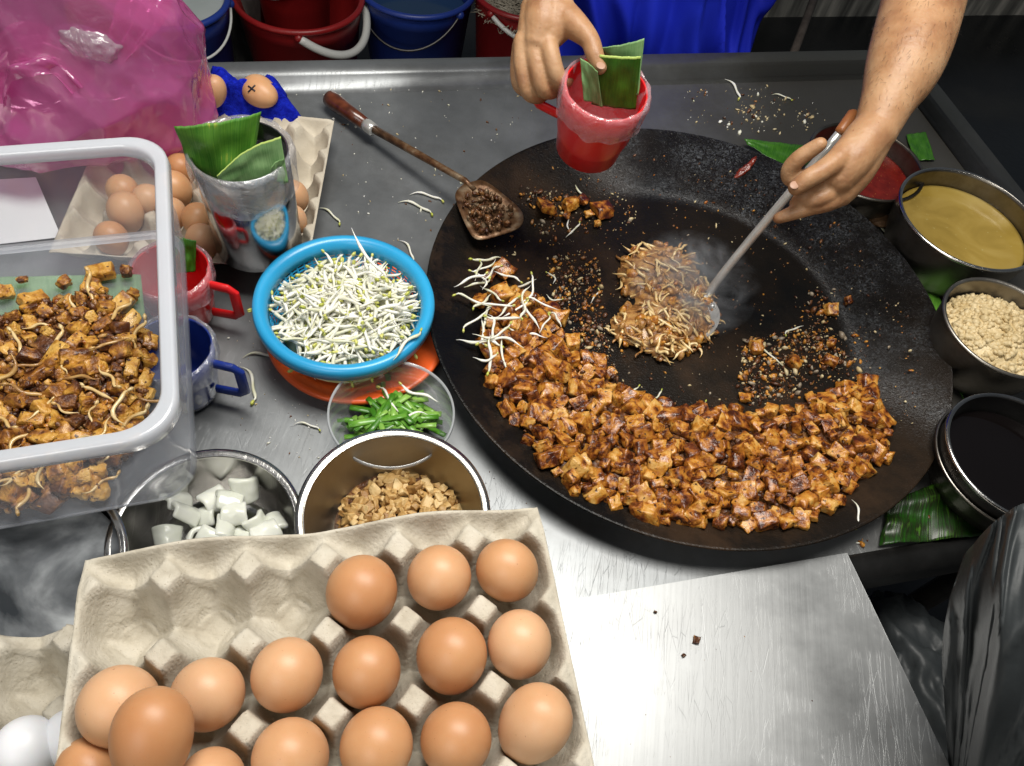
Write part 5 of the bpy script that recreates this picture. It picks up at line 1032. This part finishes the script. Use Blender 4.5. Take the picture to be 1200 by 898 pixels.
wrA = pd(643, -4, .815)
elA = wrA+Vector((-.06, .20, .04)); elB = pd(1092, -60, .83)+Vector((.02, .10, .03))
# torso
for off in (-1, -.5, 0, .5, 1):
    limb([hip+tsv*.10*off+Vector((0, 0, -.12)), hip+tsv*.11*off, chest+tsv*.10*off, neck+tsv*.10*off+Vector((0, 0, -.07))], [.08, .09, .095, .06])
limb([shR, neck+Vector((0, 0, -.03)), shL], [.06, .075, .06])
limb([neck, neck+Vector((0, 0, .10))-ns*.03], [.055, .05])
hdc = neck+Vector((0, 0, .19))-ns*.06
s_, f_ = ico(1, 3); mb.add(s_, f_, 0, Matrix.Translation(hdc)@Matrix.Rotation(PSI, 4, 'Z')@Matrix.Diagonal((.075, .095, .115, 1)))
limb([hdc-ns*.07+Vector((0, 0, -.06)), hdc-ns*.075+Vector((0, 0, -.09))], [.03, .025])
limb([hdc-ns*.09+Vector((0, 0, .01)), hdc-ns*.108+Vector((0, 0, -.022))], [.009, .013])
for s in (-1, 1): limb([hdc+tsv*s*.076+Vector((0, 0, .015)), hdc+tsv*s*.08+Vector((0, 0, -.025))], [.014, .01])
for s in (-1, 1):
    limb([hip+tsv*.09*s+Vector((0, 0, -.05)), hip+tsv*.10*s+Vector((0, 0, -.42))-ns*.01, hip+tsv*.10*s+Vector((0, 0, -.76))], [.095, .06, .04])
    limb([hip+tsv*.10*s+Vector((0, 0, -.785)), hip+tsv*.11*s+Vector((0, 0, -.79))-ns*.15], [.035, .028])
# upper arms and forearms
limb([shR, (shR+elA)/2, elA], [.058, .048, .042]); limb([shL, (shL+elB)/2, elB], [.058, .050, .044])
P, Rr = px2((1028, 148, .772, 26), (1040, 120, .775, 31), (1060, 75, .785, 43), (1081, 5, .81, 46)); limb([*P, elB], [*Rr, .042])
P, Rr = px2((641, 8, .80, 27), (643, -12, .815, 27)); limb([*P, wrA.lerp(elA, .5), elA], [*Rr, .034, .040])
# hand B on the spatula
def L2(*a): P, Rr = px2(*a); limb(P, Rr)
L2((1028, 150, .772, 26), (1012, 168, .768, 26), (996, 190, .765, 24), (984, 208, .768, 20))
L2((1020, 165, .772, 24), (1002, 200, .775, 22), (985, 226, .78, 17))
L2((1008, 165, .766, 20), (990, 180, .760, 16), (978, 190, .755, 13.5), (962, 201, .752, 12), (948, 209, .752, 11.5), (933, 220, .757, 10))       # thumb
L2((985, 190, .775, 15), (955, 205, .790, 11), (930, 210, .800, 10.5), (925, 200, .795, 10), (935, 187, .785, 10), (949, 177, .778, 9.5), (961, 169, .772, 8.5))  # index
L2((985, 210, .78, 14), (962, 222, .775, 11), (943, 230, .778, 10.5), (934, 240, .79, 9.5))                                  # middle
L2((986, 218, .78, 13), (966, 230, .772, 10.5), (950, 236, .775, 10), (942, 246, .79, 9))                                # ring
L2((986, 228, .782, 14), (968, 238, .778, 11), (950, 243, .780, 9.8), (931, 249, .785, 9), (912, 256, .79, 6.8))            # little
# hand A on the mug
L2((640, 6, .80, 25), (636, 30, .796, 24), (630, 48, .795, 18))
L2((650, 6, .80, 22), (655, 25, .795, 21), (640, 48, .795, 16))
L2((626, 8, .802, 16), (621, 38, .80, 15), (617, 58, .80, 11.5))
L2((658, 18, .795, 20), (676, 32, .785, 16), (691, 47, .778, 11.8), (697, 64, .775, 10.8), (703, 79, .776, 9))                # thumb
L2((640, 42, .793, 13), (646, 66, .788, 11), (653, 90, .794, 10.6), (661, 96, .812, 9.5), (668, 86, .83, 8.5))               # index
L2((624, 44, .796, 12.5), (629, 76, .795, 10.4), (636, 103, .803, 10), (648, 107, .820, 9), (658, 97, .836, 8.2))             # middle
L2((613, 48, .80, 12), (612, 80, .803, 9.8), (619, 108, .812, 9.2), (632, 113, .828, 8.5), (643, 104, .842, 7.8))               # ring
L2((610, 52, .812, 10), (606, 78, .824, 8.6), (608, 100, .834, 8), (620, 108, .846, 7.5), (630, 104, .856, 7))               # little
body = mb.build('body', M['skin'], person)
md = body.modifiers.new('r', 'REMESH'); md.mode = 'VOXEL'; md.voxel_size = .0018; md.use_smooth_shade = True
md = body.modifiers.new('s', 'SMOOTH'); md.factor = .5; md.iterations = 4
joinevaluated(body); body.data.polygons.foreach_set('use_smooth', [True]*len(body.data.polygons))
hb = MB(); rs_ = random.Random(5); PL = body.data.polygons; cnt = 0
base_ = Vector(person.location); vdirs = (pd(1081, 5, .81)-pd(1028, 148, .772)).normalized()
for _ in range(60000):
    p_ = PL[rs_.randrange(len(PL))]; w_ = p_.center
    c_ = RR@(np.array(w_)-np.array([0, 0, H])); X = 600+F*c_[0]/c_[2]; Y = 449-F*c_[1]/c_[2]
    if not (990 < X < 1130 and -30 < Y < 135 and c_[2] < .9): continue
    n_ = p_.normal
    if n_.dot(Vector((0, 0, H))-w_) < .15*0: continue
    d_ = (-vdirs*.9+n_*.35+Vector((rs_.gauss(0, .25), rs_.gauss(0, .25), rs_.gauss(0, .25)))).normalized(); L_ = rs_.uniform(.004, .009)
    vs, fs = tube([w_, w_+d_*L_*.5, w_+d_*L_-n_*L_*.15], [.00011, .00009, .00003], 3, cap=False); hb.add(vs, fs); cnt += 1
    if cnt > 260: break
hb.build('arm_hair', M['hair'], person)
def nail(px, py, dpt, ang, w_, l_, tilt=(0, 0)):
    vs, fs = ico(1, 3); fw = Vector(RR[2]); rx_ = Vector(RR[0]); uy_ = Vector(RR[1]); Mx = Matrix((rx_, uy_, -fw)).transposed().to_4x4()
    m_ = MB(); m_.add([Vector((v.x, v.y, v.z*.3)) for v in vs], fs, 0, Matrix.Translation(pd(px, py, dpt))@Mx@Matrix.Rotation(ang, 4, 'Z')@rotm(tilt[0], tilt[1], 0)@Matrix.Diagonal((w_, l_, .0032, 1))); return m_.build('fingernail', M['nail'], person)
nail(704, 77, .7655, .3, .0044, .0056, (-.5, .15)); nail(931, 217, .7490, -.85, .0042, .0052, (-.3, -.2))
# clothing
mbc = mb; mb = MB()
def shell(parts, name, mt, vox=.008, grow=.012):
    global mb
    mb = MB()
    for P, Rr in parts: limb(P, [r+grow for r in Rr])
    o = mb.build(name, mt, person); md = o.modifiers.new('r', 'REMESH'); md.mode = 'VOXEL'; md.voxel_size = vox; md.use_smooth_shade = True; md = o.modifiers.new('s', 'SMOOTH'); md.factor = .5; md.iterations = 4; joinevaluated(o); o.data.polygons.foreach_set('use_smooth', [True]*len(o.data.polygons)); return o
tor = [([hip+tsv*.10*off+Vector((0, 0, -.12)), hip+tsv*.11*off, chest+tsv*.10*off, neck+tsv*.10*off+Vector((0, 0, -.07))], [.08, .09, .095, .06]) for off in (-1, -.5, 0, .5, 1)]
shell(tor+[([shR, neck+Vector((0, 0, -.03)), shL], [.06, .075, .06]), ([shR, (shR+elA)/2], [.058, .05]), ([shL, (shL+elB)/2], [.058, .052])], 'shirt', M['shirt'])
shell([([hip+tsv*.09*s+Vector((0, 0, -.05)), hip+tsv*.10*s+Vector((0, 0, -.42))-ns*.01, hip+tsv*.10*s+Vector((0, 0, -.72))], [.095, .06, .045]) for s in (-1, 1)], 'trousers', M['shirt'])
# hair cap
vs, fs = ico(1, 3); m_ = MB(); vs = [v*(1.06+.05*mn.noise(v*5)) if v.z > -.1-.5*v.y*-1*0 else v for v in vs]
keep = [f for f in fs if all((vs[i].z > .25 or (vs[i].y > .15 and vs[i].z > -.6)) for i in f)]
m_.add(vs, keep, 0, Matrix.Translation(hdc)@Matrix.Rotation(PSI, 4, 'Z')@Matrix.Diagonal((.078, .098, .118, 1))); solid(m_.build('hair', M['hair'], person), .008, 1)
# apron: cloth front with folds
vs = []; fs = []; nx, ny = 110, 120
for j in range(ny+1):
    v = j/ny; z = -.50+1.0*v
    for i in range(nx+1):
        u = i/nx*2-1; zz_ = z-hip.z; wid = .165+.02*math.sin(v*3)
        bul = math.sqrt(max(0, 1-(u*.93)**2))*.075; lean = max(0, zz_)*.24; out = .045+bul+lean
        n1 = mn.noise(Vector((u*1.8, z*2.2, 0))); dg = u*.75*wid/.165-zz_*2.6
        fold = .016*math.exp(-((mn.noise(Vector((u*1.2+5, z*3.0+u*1.4, 2))))/.16)**2)+.010*math.exp(-((mn.noise(Vector((u*2.4+1, z*5+u*2.2, 7))))/.12)**2)
        p = hip+tsv*(u*wid+.03*0)-ns*(out+fold*1.9+.016*n1+.014*math.sin(u*7+zz_*16+3*n1))+Vector((0, 0, zz_)); vs.append(p)
for j in range(ny):
    for i in range(nx): a = j*(nx+1)+i; fs.append((a, a+1, a+nx+2, a+nx+1))
solid(obj('apron', mesh('apron', vs, fs, M['apron']), person), .002, 0)
